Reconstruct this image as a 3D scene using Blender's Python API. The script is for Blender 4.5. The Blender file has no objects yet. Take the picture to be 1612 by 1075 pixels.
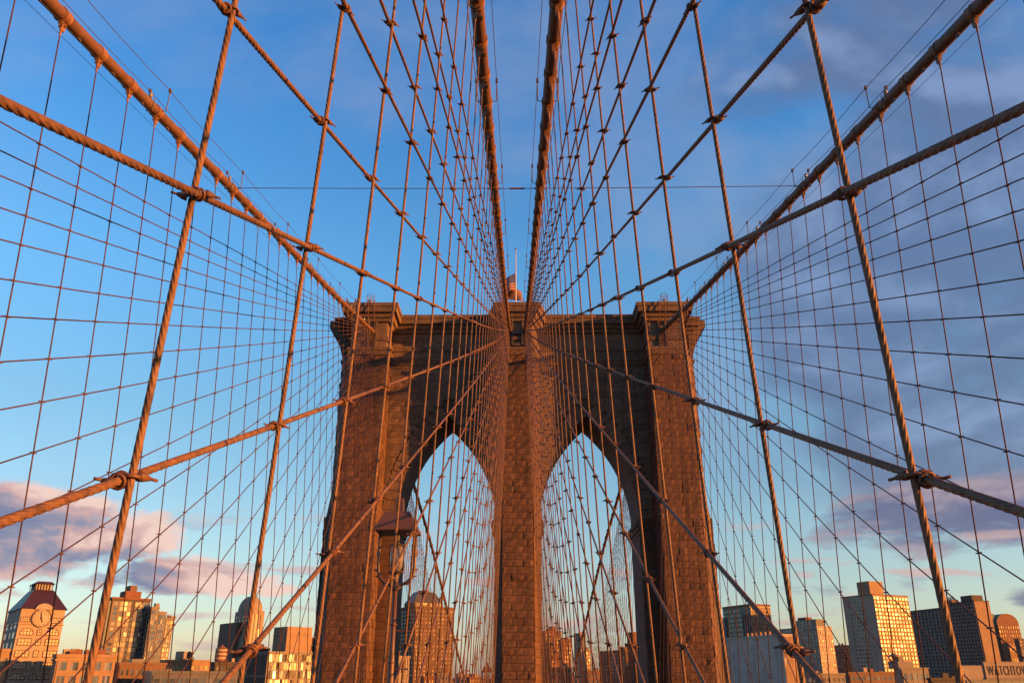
import bpy, bmesh, math, random
import numpy as np
from mathutils import Vector, Matrix

R = math.radians
rng = random.Random(7)
scene = bpy.context.scene
col = scene.collection

# ------------------------------------------------------------------ camera
# origin = the photographer's eye; y runs along the bridge towards the tower
F_PX, PITCH, YAW, CAMX = 1289.2, R(22.213), 0.0068, -0.02
cam_d = bpy.data.cameras.new('camera')
cam = bpy.data.objects.new('camera', cam_d)
col.objects.link(cam)
cam_d.sensor_width = 36.0
cam_d.lens = F_PX / 1612 * 36
cam_d.clip_start, cam_d.clip_end = 0.05, 30000
cam.location = (CAMX, 0, 0)
cam.rotation_euler = (R(90) + PITCH, 0, YAW)
scene.camera = cam

# ------------------------------------------------------------------ world / sun / exposure
SUN_AZ, SUN_EL = R(72), R(7.5)          # angle from -y towards +x, elevation
TO_SUN = Vector((math.sin(SUN_AZ) * math.cos(SUN_EL), -math.cos(SUN_AZ) * math.cos(SUN_EL), math.sin(SUN_EL)))
world = bpy.data.worlds.new('World')
scene.world = world
world.use_nodes = True
SKY_STRENGTH = 0.095
SUN_STRENGTH = 5.0
SUN_COLOR = (1.0, 0.34, 0.055)
EXPOSURE = 1.65
CLOUDS = True


class NT:
    """small helper to wire node trees"""
    def __init__(self, tree):
        self.t = tree
        self.n = tree.nodes
        self.l = tree.links

    def new(self, kind, **kw):
        nd = self.n.new(kind)
        for k, v in kw.items():
            setattr(nd, k, v)
        return nd

    def put(self, nd, idx, v):
        if v is None:
            return
        s = nd.inputs[idx]
        if isinstance(v, bpy.types.NodeSocket):
            self.l.new(v, s)
        else:
            if s.type == 'RGBA' and len(v) == 3:
                v = (*v, 1)
            s.default_value = v

    def math(self, op, a, b=None, c=None, clamp=False):
        nd = self.new('ShaderNodeMath', operation=op, use_clamp=clamp)
        for i, v in enumerate((a, b, c)):
            self.put(nd, i, v)
        return nd.outputs[0]

    def vmath(self, op, a, b=None):
        nd = self.new('ShaderNodeVectorMath', operation=op)
        self.put(nd, 0, a)
        self.put(nd, 1, b)
        return nd.outputs[0]

    def mix(self, f, a, b, blend='MIX'):
        nd = self.new('ShaderNodeMix', data_type='RGBA', blend_type=blend)
        nd.clamp_result = False
        self.put(nd, 0, f)
        self.put(nd, 6, a)
        self.put(nd, 7, b)
        return nd.outputs[2]

    def ramp(self, f, stops, interp='LINEAR'):
        nd = self.new('ShaderNodeValToRGB')
        cr = nd.color_ramp
        cr.interpolation = interp
        while len(cr.elements) > 1:
            cr.elements.remove(cr.elements[-1])
        for i, (p, c) in enumerate(stops):
            e = cr.elements[0] if i == 0 else cr.elements.new(p)
            e.position = p
            e.color = (*c, 1) if len(c) == 3 else c
        self.put(nd, 0, f)
        return nd.outputs[0]

    def noise(self, vec, scale, detail=4, rough=0.55, dist=0.0):
        nd = self.new('ShaderNodeTexNoise')
        self.put(nd, 'Vector', vec)
        nd.inputs['Scale'].default_value = scale
        nd.inputs['Detail'].default_value = detail
        nd.inputs['Roughness'].default_value = rough
        nd.inputs['Distortion'].default_value = dist
        return nd.outputs[0]

    def smooth(self, v, lo, hi):
        nd = self.new('ShaderNodeMapRange', interpolation_type='SMOOTHSTEP')
        self.put(nd, 0, v)
        nd.inputs[1].default_value = lo
        nd.inputs[2].default_value = hi
        return nd.outputs[0]


def build_world():
    w = NT(world.node_tree)
    w.n.clear()
    out = w.new('ShaderNodeOutputWorld')
    bg = w.new('ShaderNodeBackground')
    bg.inputs['Strength'].default_value = SKY_STRENGTH
    w.l.new(bg.outputs[0], out.inputs[0])
    sky = w.new('ShaderNodeTexSky', sky_type='NISHITA')
    sky.sun_disc = False
    sky.sun_elevation = SUN_EL
    sky.sun_rotation = math.atan2(TO_SUN.x, TO_SUN.y)
    sky.altitude = 0
    sky.air_density = 1.0
    sky.dust_density = 0.6
    sky.ozone_density = 3.0
    tc = w.new('ShaderNodeTexCoord')
    d = w.vmath('NORMALIZE', tc.outputs['Generated'])
    sep = w.new('ShaderNodeSeparateXYZ')
    w.put(sep, 0, d)
    x, y, z = sep.outputs
    az = w.math('MULTIPLY', w.math('ARCTAN2', x, y), 180 / math.pi)      # degrees right of the bridge axis
    el = w.math('MULTIPLY', w.math('ARCSINE', z), 180 / math.pi)
    # clear evening sky: the physical sky graded towards the saturated look of the photograph
    base = w.mix(1.0, sky.outputs[0], (1.0, 1.0, 1.0), 'MULTIPLY')
    e01 = w.math('DIVIDE', el, 60.0, clamp=True)
    tint = w.ramp(e01, [(0.0, SKYT[0]), (0.117, SKYT[1]), (0.27, SKYT[2]), (0.43, SKYT[3]), (0.65, SKYT[4]), (1.0, SKYT[5])])
    base = w.mix(1.0, base, tint, 'MULTIPLY')
    if CLOUDS:
        def vec(a_, b_, sa, sb, oa=0.0, ob=0.0):
            c_ = w.new('ShaderNodeCombineXYZ')
            w.put(c_, 0, w.math('ADD', w.math('MULTIPLY', a_, sa), oa))
            w.put(c_, 1, w.math('ADD', w.math('MULTIPLY', b_, sb), ob))
            return c_.outputs[0]

        def ellipse(ca, ce, ra, re):
            p_ = w.math('POWER', w.math('DIVIDE', w.math('SUBTRACT', az, ca), ra), 2.0)
            q_ = w.math('POWER', w.math('DIVIDE', w.math('SUBTRACT', el, ce), re), 2.0)
            return w.math('SUBTRACT', 1.0, w.math('ADD', p_, q_))

        def cloud(sa, sb, seed, detail, rough, light):
            """density noise and the same noise shifted towards the sun: their difference shades the billows"""
            n0 = w.noise(vec(az, el, sa, sb, seed, seed * .7), 1.0, detail, rough, 0.25)
            n1 = w.noise(vec(az, el, sa, sb, seed + light[0] * sa, seed * .7 + light[1] * sb), 1.0, detail, rough, 0.25)
            return n0, w.math('SUBTRACT', n0, n1)

        # thin high veil
        vn, vl = cloud(0.035, 0.06, 3.1, 5, 0.6, (2.0, 1.0))
        base = w.mix(w.math('MULTIPLY', w.smooth(vn, 0.45, 0.72), 0.42), base, (1.15, 1.35, 1.95))
        # broad grey violet bank over the right of the sky
        rn, rl = cloud(0.06, 0.10, 11.4, 6, 0.5, (1.6, 1.3))
        bias = w.math('MULTIPLY', w.smooth(az, 3.0, 27.0), w.smooth(el, 4.0, 10.0))
        dens = w.math('ADD', bias, w.math('MULTIPLY', w.math('SUBTRACT', rn, 0.5), 2.7))
        rm = w.smooth(dens, 0.42, 1.05)
        rc = w.mix(w.smooth(rl, -0.04, 0.13), (0.44, 0.60, 1.08), (0.82, 1.1, 1.8))
        rc = w.mix(w.math('MULTIPLY', w.math('SUBTRACT', 1.0, w.smooth(el, 5.0, 15.0)), 0.35), rc, (1.1, 0.85, 1.1))
        base = w.mix(w.math('MULTIPLY', rm, 0.82), base, rc)
        # heavier flat based clouds low on the right
        ln, ll = cloud(0.10, 0.26, 27.3, 6, 0.57, (1.0, 1.0))
        shape = w.math('MAXIMUM', ellipse(29.0, 9.2, 10.5, 3.0), w.math('MULTIPLY', ellipse(33.0, 4.0, 5.0, 1.3), 0.9))
        shape = w.math('MAXIMUM', w.math('MAXIMUM', shape, -1.0), w.math('MULTIPLY', ellipse(18.5, 5.0, 3.2, 0.9), 0.6))
        ld = w.math('ADD', w.math('MULTIPLY', shape, 0.8), w.math('MULTIPLY', w.math('SUBTRACT', ln, 0.5), 3.0))
        lm = w.smooth(ld, 0.22, 0.62)
        lc = w.mix(w.smooth(ll, -0.05, 0.15), (0.52, 0.56, 0.98), (1.35, 1.1, 1.3))
        base = w.mix(w.math('MULTIPLY', lm, 0.9), base, lc)
        # cumulus low on the left with its broken tail
        cn, cl_ = cloud(0.13, 0.27, 41.9, 7, 0.58, (1.1, 1.2))
        shape = w.math('MAXIMUM', ellipse(-29.2, 8.0, 7.4, 2.9), w.math('MAXIMUM', w.math('MULTIPLY', ellipse(-21.5, 5.7, 7.5, 1.5), 0.85), -1.0))
        shape = w.math('MAXIMUM', shape, w.math('MULTIPLY', ellipse(-33.5, 9.6, 1.6, 1.1), 0.8))
        cd = w.math('ADD', w.math('MULTIPLY', shape, 0.95), w.math('MULTIPLY', w.math('SUBTRACT', cn, 0.5), 2.6))
        cm = w.smooth(cd, 0.16, 0.46)
        side = w.smooth(w.math('ADD', w.math('MULTIPLY', az, 0.5), w.math('MULTIPLY', el, 1.0)), -8.6, -3.4)
        lit = w.math('ADD', w.math('ADD', w.math('MULTIPLY', side, 0.8), 0.16), w.math('MULTIPLY', cl_, 3.0), clamp=True)
        cc = w.ramp(lit, [(0.0, (0.68, 0.74, 1.22)), (0.3, (1.0, 0.95, 1.3)), (0.6, (2.2, 1.35, 1.3)), (0.9, (3.1, 2.15, 1.85))])
        base = w.mix(w.math('MULTIPLY', cm, 0.95), base, cc)
        # small scattered flat clouds near the horizon
        sn, sl = cloud(0.14, 0.62, 63.7, 5, 0.55, (0.9, 0.5))
        sm = w.math('MULTIPLY', w.smooth(sn, 0.53, 0.66), w.math('MULTIPLY', w.smooth(el, 0.8, 2.2), w.math('SUBTRACT', 1.0, w.smooth(el, 6.0, 12.0))))
        sc_ = w.mix(w.smooth(sl, -0.06, 0.1), (0.95, 0.9, 1.3), (2.2, 1.5, 1.45))
        base = w.mix(w.math('MULTIPLY', sm, 0.75), base, sc_)
    w.l.new(base, bg.inputs[0])


SKYT = [(1.08, 0.86, 0.86), (1.12, 0.95, 0.84), (0.92, 1.0, 0.92), (0.86, 1.24, 1.3), (0.52, 1.06, 1.38), (0.5, 1.06, 1.42)]
CL = 2.15
build_world()

sun_d = bpy.data.lights.new('sun', 'SUN')
sun_d.energy = SUN_STRENGTH
sun_d.angle = R(0.6)
sun_d.color = SUN_COLOR
sun = bpy.data.objects.new('sun', sun_d)
col.objects.link(sun)
sun.rotation_euler = TO_SUN.to_track_quat('Z', 'Y').to_euler()

vs = scene.view_settings
vs.view_transform = 'Standard'
vs.look = 'None'
vs.exposure = EXPOSURE
vs.gamma = 1.0
vs.use_curve_mapping = False
scene.render.engine = 'CYCLES'
scene.cycles.use_denoising = True
scene.cycles.max_bounces = 5
scene.cycles.diffuse_bounces = 2
scene.cycles.glossy_bounces = 3
scene.render.film_transparent = False


# ------------------------------------------------------------------ photo pixel -> direction
def ray(u, v):
    a, b = (u - 806) / F_PX, (537.5 - v) / F_PX
    y = math.cos(PITCH) - b * math.sin(PITCH)
    z = math.sin(PITCH) + b * math.cos(PITCH)
    c, s = math.cos(YAW), math.sin(YAW)
    return Vector((c * a - s * y, s * a + c * y, z))


def at(u, v, d):
    r = ray(u, v)
    t = d / r.y
    return Vector((CAMX + r.x * t, d, r.z * t))


# ------------------------------------------------------------------ materials
def material(name, base, rough=0.7, metal=0.0, var=0.25, scale=3.0, bump=0.0, bscale=30.0, dark=None, dark_amt=0.5, island=0.0, coords='pos', spec=0.5, stretch=None, hue=None, streak=False):
    m = bpy.data.materials.new(name)
    m.use_nodes = True
    t = NT(m.node_tree)
    b = t.n['Principled BSDF']
    if coords == 'pos':
        vec = t.new('ShaderNodeNewGeometry').outputs['Position']
    else:
        vec = t.new('ShaderNodeTexCoord').outputs['Object']
    if stretch:
        vec = t.vmath('MULTIPLY', vec, stretch)
    n1 = t.noise(vec, scale, 5, 0.6)
    lo = tuple(c * (1 - var) for c in base)
    hi = tuple(min(1, c * (1 + var)) for c in base)
    c = t.ramp(n1, [(0.3, lo), (0.7, hi)])
    if dark:
        n2 = t.noise(vec, scale * 0.37, 6, 0.65, 0.4)
        c = t.mix(t.math('MULTIPLY', t.smooth(n2, 0.48, 0.72), dark_amt), c, dark)
    if island:
        g = t.new('ShaderNodeNewGeometry').outputs['Random Per Island']
        o = t.new('ShaderNodeObjectInfo').outputs['Random']
        f = t.math('FRACT', t.math('ADD', g, o))
        k = t.math('ADD', t.math('MULTIPLY', f, 2 * island), 1 - island)
        kk = t.new('ShaderNodeCombineColor')
        for i in range(3):
            t.put(kk, i, k)
        c = t.mix(1.0, c, kk.outputs[0], 'MULTIPLY')
        if hue:
            f2 = t.math('FRACT', t.math('MULTIPLY', f, 7.31))
            c = t.mix(t.math('MULTIPLY', f2, 0.6), c, hue)
    if streak:      # soot and run-off below ledges
        sv = t.vmath('MULTIPLY', vec, (1.0, 1.0, 0.09))
        c = t.mix(t.math('MULTIPLY', t.smooth(t.noise(sv, 0.9, 6, 0.65), 0.5, 0.72), 0.65), c, tuple(x * .32 for x in base))
        c = t.mix(t.math('MULTIPLY', t.smooth(t.noise(vec, 0.22, 5, 0.6), 0.52, 0.7), 0.5), c, tuple(min(1, x * 1.35) for x in base))
    t.put(b, 'Base Color', c)
    b.inputs['Roughness'].default_value = rough
    b.inputs['Metallic'].default_value = metal
    b.inputs['Specular IOR Level'].default_value = spec
    if bump:
        bp = t.new('ShaderNodeBump')
        bp.inputs['Strength'].default_value = bump
        bp.inputs['Distance'].default_value = 0.05
        t.put(bp, 'Height', t.noise(vec, bscale, 5, 0.65))
        t.l.new(bp.outputs[0], b.inputs['Normal'])
    return m


def glass(name, base, rough=0.15, spread=0.5, pale=(0.5, 0.42, 0.3), pale_amt=0.35, ior=1.55):
    m = bpy.data.materials.new(name)
    m.use_nodes = True
    t = NT(m.node_tree)
    b = t.n['Principled BSDF']
    g = t.new('ShaderNodeNewGeometry').outputs['Random Per Island']
    f = t.math('FRACT', t.math('MULTIPLY', g, 13.7))
    c = t.mix(t.math('MULTIPLY', t.smooth(g, 1 - pale_amt, min(1.0, 1.05 - pale_amt)), 0.8), base, pale)
    t.put(b, 'Base Color', c)
    t.put(b, 'Roughness', t.math('ADD', t.math('MULTIPLY', f, spread * 0.3), rough))
    b.inputs['Specular IOR Level'].default_value = 0.6
    b.inputs['IOR'].default_value = ior
    return m


M = {}
M['stone'] = material('tower_stone', (0.083, 0.041, 0.023), 0.9, var=0.3, scale=2.2, bump=0.6, bscale=5.0, dark=(0.032, 0.019, 0.013), dark_amt=0.7, island=0.24, hue=(0.062, 0.027, 0.016), streak=True)
M['wallstone'] = material('lifted_wall_stone', (0.118, 0.074, 0.048), 0.9, var=0.3, scale=2.2, bump=0.5, bscale=5.0, dark=(0.05, 0.033, 0.024), dark_amt=0.6, island=0.2, streak=True)  # paler, greyer copy of the tower stone; its colour lifts the shadowed upper wall
M['trim'] = material('cornice_stone', (0.105, 0.064, 0.041), 0.88, var=0.3, scale=1.4, bump=0.4, bscale=5.0, dark=(0.035, 0.024, 0.017), dark_amt=0.8, streak=True)
M['mortar'] = material('joint_stone', (0.05, 0.032, 0.02), 0.95, var=0.3, scale=2.0)
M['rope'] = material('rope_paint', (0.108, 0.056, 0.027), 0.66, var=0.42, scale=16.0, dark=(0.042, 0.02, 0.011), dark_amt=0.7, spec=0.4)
M['rope_dark'] = material('rope_backlit', (0.058, 0.026, 0.018), 0.7, var=0.25, scale=3.0, dark=(0.035, 0.016, 0.012), dark_amt=0.7, spec=0.3)  # outer ropes: darker colour stands in for thin rope seen backlit
M['cable'] = material('cable_paint', (0.098, 0.048, 0.022), 0.62, var=0.22, scale=2.5, dark=(0.05, 0.02, 0.009), dark_amt=0.7, spec=0.4)
M['band'] = material('band_paint', (0.15, 0.072, 0.03), 0.62, var=0.3, scale=7.0, dark=(0.08, 0.03, 0.015), dark_amt=0.7, spec=0.4)
M['clamp'] = material('clamp_iron', (0.085, 0.036, 0.018), 0.65, var=0.4, scale=20.0, dark=(0.03, 0.015, 0.01), dark_amt=0.8, coords='obj')
M['iron'] = material('dark_iron', (0.06, 0.042, 0.034), 0.6, var=0.3, scale=4.0)
M['wire'] = material('thin_wire', (0.05, 0.035, 0.03), 0.55, var=0.2, scale=3.0)
M['lamp_paint'] = material('lamp_paint', (0.072, 0.034, 0.018), 0.5, var=0.15, scale=6.0, dark=(0.08, 0.03, 0.018), dark_amt=0.5)
M['pole_white'] = material('pole_white', (0.36, 0.34, 0.32), 0.4, var=0.08, scale=2.0)
M['red'] = material('flag_red', (0.13, 0.008, 0.012), 0.85, var=0.15, scale=4.0)
M['white'] = material('flag_white', (0.15, 0.145, 0.145), 0.85, var=0.08, scale=4.0)
M['blue'] = material('flag_blue', (0.02, 0.035, 0.16), 0.85, var=0.15, scale=4.0)
M['asphalt'] = material('asphalt', (0.05, 0.05, 0.052), 0.9, var=0.25, scale=4.0)
M['boards'] = material('promenade_boards', (0.22, 0.16, 0.11), 0.8, var=0.35, scale=6.0, stretch=(0.2, 3.0, 1))
M['steel'] = material('deck_steel', (0.33, 0.22, 0.15), 0.7, var=0.25, scale=3.0)
M['ground'] = material('city_ground', (0.16, 0.13, 0.10), 0.95, var=0.4, scale=0.01)
lg = bpy.data.materials.new('lamp_globe')
lg.use_nodes = True
_t = NT(lg.node_tree)
_b = _t.n['Principled BSDF']
_t.put(_b, 'Base Color', _t.ramp(_t.noise(_t.new('ShaderNodeTexCoord').outputs['Object'], 14.0, 3), [(0.3, (0.16, 0.15, 0.14)), (0.7, (0.26, 0.24, 0.22))]))
_b.inputs['Roughness'].default_value = 0.12
_b.inputs['Transmission Weight'].default_value = 0.35
M['globe'] = lg
wm = bpy.data.materials.new('river_water')
wm.use_nodes = True
_t = NT(wm.node_tree)
_b = _t.n['Principled BSDF']
_b.inputs['Base Color'].default_value = (0.02, 0.035, 0.04, 1)
_b.inputs['Roughness'].default_value = 0.12
_bp = _t.new('ShaderNodeBump')
_bp.inputs['Strength'].default_value = 0.5
_t.put(_bp, 'Height', _t.noise(_t.new('ShaderNodeNewGeometry').outputs['Position'], 0.4, 6, 0.6))
_t.l.new(_bp.outputs[0], _b.inputs['Normal'])
M['water'] = wm


# ------------------------------------------------------------------ mesh helpers
class MB:
    def __init__(self):
        self.v, self.f, self.m = [], [], []

    def add(self, verts, faces, mi=0):
        o = len(self.v)
        self.v.extend([tuple(p) for p in verts])
        self.f.extend([tuple(i + o for i in f) for f in faces])
        self.m.extend([mi] * len(faces))
        return self

    def box(self, c, s, rz=0.0, mi=0, mat=None):
        hx, hy, hz = s[0] / 2, s[1] / 2, s[2] / 2
        pts = [Vector((sx * hx, sy * hy, sz * hz)) for sz in (-1, 1) for sx, sy in ((-1, -1), (1, -1), (1, 1), (-1, 1))]
        if mat is not None:
            pts = [mat @ p for p in pts]
        elif rz:
            cc, ss = math.cos(rz), math.sin(rz)
            pts = [Vector((p.x * cc - p.y * ss, p.x * ss + p.y * cc, p.z)) for p in pts]
        c = Vector(c)
        return self.add([p + c for p in pts], [(3, 2, 1, 0), (4, 5, 6, 7), (0, 1, 5, 4), (1, 2, 6, 5), (2, 3, 7, 6), (3, 0, 4, 7)], mi)

    def prism(self, plan, z0, z1, mi=0, top=None):
        n = len(plan)
        top = top or plan
        vs_ = [(x, y, z0) for x, y in plan] + [(x, y, z1) for x, y in top]
        fs = [(i, (i + 1) % n, n + (i + 1) % n, n + i) for i in range(n)]
        fs.append(tuple(range(n, 2 * n)))
        fs.append(tuple(reversed(range(n))))
        return self.add(vs_, fs, mi)

    def tube(self, path, r, n=6, mi=0, caps=True):
        path = [Vector(p) for p in path]
        k = len(path)
        rad = r if isinstance(r, (list, tuple)) else [r] * k
        vs_, fs = [], []
        t0 = (path[-1] - path[0]).normalized() if (path[-1] - path[0]).length > 1e-6 else Vector((0, 0, 1))
        ref = Vector((1, 0, 0)) if abs(t0.x) < 0.8 else Vector((0, 0, 1))
        for i, p in enumerate(path):
            t = (path[min(i + 1, k - 1)] - path[max(i - 1, 0)]).normalized()
            a = (ref - t * ref.dot(t)).normalized()
            b = t.cross(a)
            for j in range(n):
                an = 2 * math.pi * j / n
                vs_.append(p + (a * math.cos(an) + b * math.sin(an)) * rad[i])
        for i in range(k - 1):
            for j in range(n):
                j2 = (j + 1) % n
                fs.append((i * n + j, i * n + j2, (i + 1) * n + j2, (i + 1) * n + j))
        if caps:
            fs.append(tuple(reversed(range(n))))
            fs.append(tuple(range((k - 1) * n, k * n)))
        return self.add(vs_, fs, mi)

    def ring(self, c, axis, R_, r, n=14, k=5, mi=0):
        axis = Vector(axis).normalized()
        ref = Vector((1, 0, 0)) if abs(axis.x) < 0.8 else Vector((0, 0, 1))
        a = (ref - axis * ref.dot(axis)).normalized()
        b = axis.cross(a)
        c = Vector(c)
        vs_, fs = [], []
        for i in range(n):
            an = 2 * math.pi * i / n
            dr = a * math.cos(an) + b * math.sin(an)
            for j in range(k):
                bn = 2 * math.pi * j / k
                vs_.append(c + dr * (R_ + r * math.cos(bn)) + axis * (r * math.sin(bn)))
        for i in range(n):
            for j in range(k):
                i2, j2 = (i + 1) % n, (j + 1) % k
                fs.append((i * k + j, i2 * k + j, i2 * k + j2, i * k + j2))
        return self.add(vs_, fs, mi)

    def mesh(self, name, mats, smooth=False):
        me = bpy.data.meshes.new(name)
        me.from_pydata(self.v, [], self.f)
        for m in (mats if isinstance(mats, (list, tuple)) else [mats]):
            me.materials.append(m)
        if any(self.m):
            me.polygons.foreach_set('material_index', self.m)
        if smooth:
            me.polygons.foreach_set('use_smooth', [True] * len(me.polygons))
        me.update()
        return me

    def build(self, name, mats, parent=None, smooth=False, loc=None):
        o = bpy.data.objects.new(name, self.mesh(name, mats, smooth))
        col.objects.link(o)
        if loc:
            o.location = loc
        if parent:
            o.parent = parent
        return o


def tag(o, label=None, cat=None, group=None, kind=None):
    for k, v in (('label', label), ('category', cat), ('group', group), ('kind', kind)):
        if v:
            o[k] = v
    return o


def empty(name, loc=(0, 0, 0), rz=0.0):
    o = bpy.data.objects.new(name, None)
    o.empty_display_size = 0.5
    col.objects.link(o)
    o.location = loc
    o.rotation_euler = (0, 0, rz)
    return o


def link(name, me, parent=None, mat=None):
    o = bpy.data.objects.new(name, me)
    col.objects.link(o)
    if parent:
        o.parent = parent
    if mat is not None:
        o.matrix_local = mat
    return o


def lerp_table(tab, d):
    if d <= tab[0][0]:
        return tab[0][1]
    for i in range(len(tab) - 1):
        (d0, v0), (d1, v1) = tab[i], tab[i + 1]
        if d <= d1:
            m0 = (v1 - tab[max(i - 1, 0)][1]) / (d1 - tab[max(i - 1, 0)][0])
            j = min(i + 2, len(tab) - 1)
            m1 = (tab[j][1] - v0) / (tab[j][0] - d0)
            h = d1 - d0
            t = (d - d0) / h
            return (2 * t**3 - 3 * t**2 + 1) * v0 + (t**3 - 2 * t**2 + t) * h * m0 + (-2 * t**3 + 3 * t**2) * v1 + (t**3 - t**2) * h * m1
    return tab[-1][1]


_units = 'nearest second third fourth fifth sixth seventh eighth ninth tenth eleventh twelfth thirteenth fourteenth fifteenth sixteenth seventeenth eighteenth nineteenth twentieth'.split()
_low = 'first second third fourth fifth sixth seventh eighth ninth'.split()
ORD = _units + ['twenty-' + w for w in _low] + ['thirtieth'] + ['thirty-' + w for w in _low] + ['fortieth'] + ['forty-' + w for w in _low]

# ------------------------------------------------------------------ ground, river, deck
WATER_Z, LAND_Z = -46.0, -42.5
o = MB().add([(-9000, -3000, WATER_Z), (9000, -3000, WATER_Z), (9000, 128, WATER_Z), (-9000, 128, WATER_Z)], [(0, 1, 2, 3)]).build('river', M['water'])
tag(o, kind='structure')
o = MB().add([(-15000, 120, LAND_Z), (15000, 120, LAND_Z), (15000, 20000, LAND_Z), (-15000, 20000, LAND_Z), (15000, 120, -60), (-15000, 120, -60)], [(0, 1, 2, 3), (5, 4, 1, 0)]).build('ground', M['ground'])
tag(o, kind='structure')


def deck_z(d):
    return -1.65 - 0.012 * d - 0.00012 * d * d if d < 110 else -4.42 - 0.0384 * (d - 110)


def strip(name, x0, x1, drop, thick, mat):
    mb = MB()
    ds = list(range(-40, 421, 10))
    for x in (x0, x1):
        pass
    vs_, fs = [], []
    for d in ds:
        z = deck_z(d) - drop
        vs_ += [(x0, d, z), (x1, d, z), (x1, d, z - thick), (x0, d, z - thick)]
    for i in range(len(ds) - 1):
        a, b = 4 * i, 4 * i + 4
        for j in range(4):
            j2 = (j + 1) % 4
            fs.append((a + j, b + j, b + j2, a + j2))
    mb.add(vs_, fs)
    return tag(mb.build(name, mat), kind='structure')


for x0, x1, nm in ((-13.2, -2.7, 'roadway'), (2.7, 13.2, 'roadway')):
    strip(nm, x0, x1, 5.4, 0.7, M['asphalt'])
# promenade walk in two halves round the tower's middle pier
mbp = MB()
for d0, d1 in ((-40, 88.5),):
    n = 26
    for i in range(n):
        a, b = d0 + (d1 - d0) * i / n, d0 + (d1 - d0) * (i + 1) / n
        mbp.add([(-2.35, a, deck_z(a)), (2.35, a, deck_z(a)), (2.35, b, deck_z(b)), (-2.35, b, deck_z(b)), (-2.35, a, deck_z(a) - .35), (2.35, a, deck_z(a) - .35), (2.35, b, deck_z(b) - .35), (-2.35, b, deck_z(b) - .35)],
                [(0, 1, 2, 3), (7, 6, 5, 4), (0, 3, 7, 4), (1, 5, 6, 2)])
prom = tag(mbp.build('promenade', M['steel']), kind='structure')
pk = MB()
dd = -38.0
while dd < 88.3:
    pk.box((rng.uniform(-.02, .02), dd + .07, deck_z(dd) + .03), (4.6, .135, .05))
    dd += .148
tag(pk.build('planks', M['boards'], prom), kind='stuff')
rail = MB().box((0, 0, .55), (.07, .07, 1.1)).mesh('rail_post', M['steel'])
for sx in (-2.28, 2.28):
    for h_ in (.35, .7, 1.08):
        MB().tube([(sx, q, deck_z(q) + h_) for q in range(-38, 89, 6)], .03, 6).build('rail', M['steel'], prom)
    q = -38.0
    while q < 88:
        link('rail_post', rail, prom, Matrix.Translation((sx, q, deck_z(q))))
        q += 2.286

# ------------------------------------------------------------------ cable geometry
CA, CB, CC = 15.895, 0.18869, 0.00065
TOWER_FACE = 91.0


def cable_z(d):
    return CA + CB * d + CC * d * d if d <= 98 else 39.0 - 0.47 * (d - 101) + 0.0012 * (d - 101) ** 2


OUT_X = [(-40, 15.1), (20, 14.95), (30, 14.95), (40, 15.05), (55, 15.5), (65, 15.95), (75, 16.38), (92, 17.35), (101, 17.35), (125, 16.3), (145, 14.9), (172, 14.0), (210, 13.5), (300, 13.3)]


def cable_x(kind, d):
    if kind == 'inner':
        return 1.375 - 0.0046 * max(d, -30)
    return lerp_table(OUT_X, d)


def deck_x(kind, d):
    return 2.12 + 0.004 * d if kind == 'inner' else 13.5


def bottom_z(d):
    return -3.0 - 0.02 * d if d < 100 else -5.0 - 0.04 * (d - 100)


def plane_x(kind, d, z):
    zc, zb = cable_z(d), bottom_z(d)
    t = (z - zb) / (zc - zb)
    return deck_x(kind, d) + (cable_x(kind, d) - deck_x(kind, d)) * t


def twisted(mb, pts, r, pitch=0.40, n=24, lobes=6, hand=1, s0=0.0):
    """a laid wire rope: a six-lobed section turning along the line"""
    pts = [Vector(p) for p in pts]
    t = (pts[-1] - pts[0]).normalized()
    ref = Vector((1, 0, 0)) if abs(t.x) < 0.8 else Vector((0, 0, 1))
    a = (ref - t * ref.dot(t)).normalized()
    b = t.cross(a)
    vs_, fs = [], []
    L = s0
    for i, p in enumerate(pts):
        if i:
            L += (p - pts[i - 1]).length
        tw = hand * 2 * math.pi * L / pitch
        for j in range(n):
            an = 2 * math.pi * j / n
            rr = r * (0.80 + 0.22 * math.sqrt(abs(math.cos(lobes / 2 * an))))
            vs_.append(p + (a * math.cos(an + tw) + b * math.sin(an + tw)) * rr)
    k = len(pts)
    for i in range(k - 1):
        for j in range(n):
            j2 = (j + 1) % n
            fs.append((i * n + j, i * n + j2, (i + 1) * n + j2, (i + 1) * n + j))
    mb.add(vs_, fs)


# ------------------------------------------------------------------ main cables
BAND0 = {'inner': 4.095, 'outer': 20.842}
PITCH_D = 2.286


def susp_list(kind, d0, d1):
    k0 = math.ceil((d0 - BAND0[kind]) / PITCH_D)
    out = []
    d = BAND0[kind] + k0 * PITCH_D
    while d <= d1:
        out.append(d)
        d += PITCH_D
    return out


def cable_point(kind, s, d):
    return Vector((s * cable_x(kind, d), d, cable_z(d)))


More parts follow.
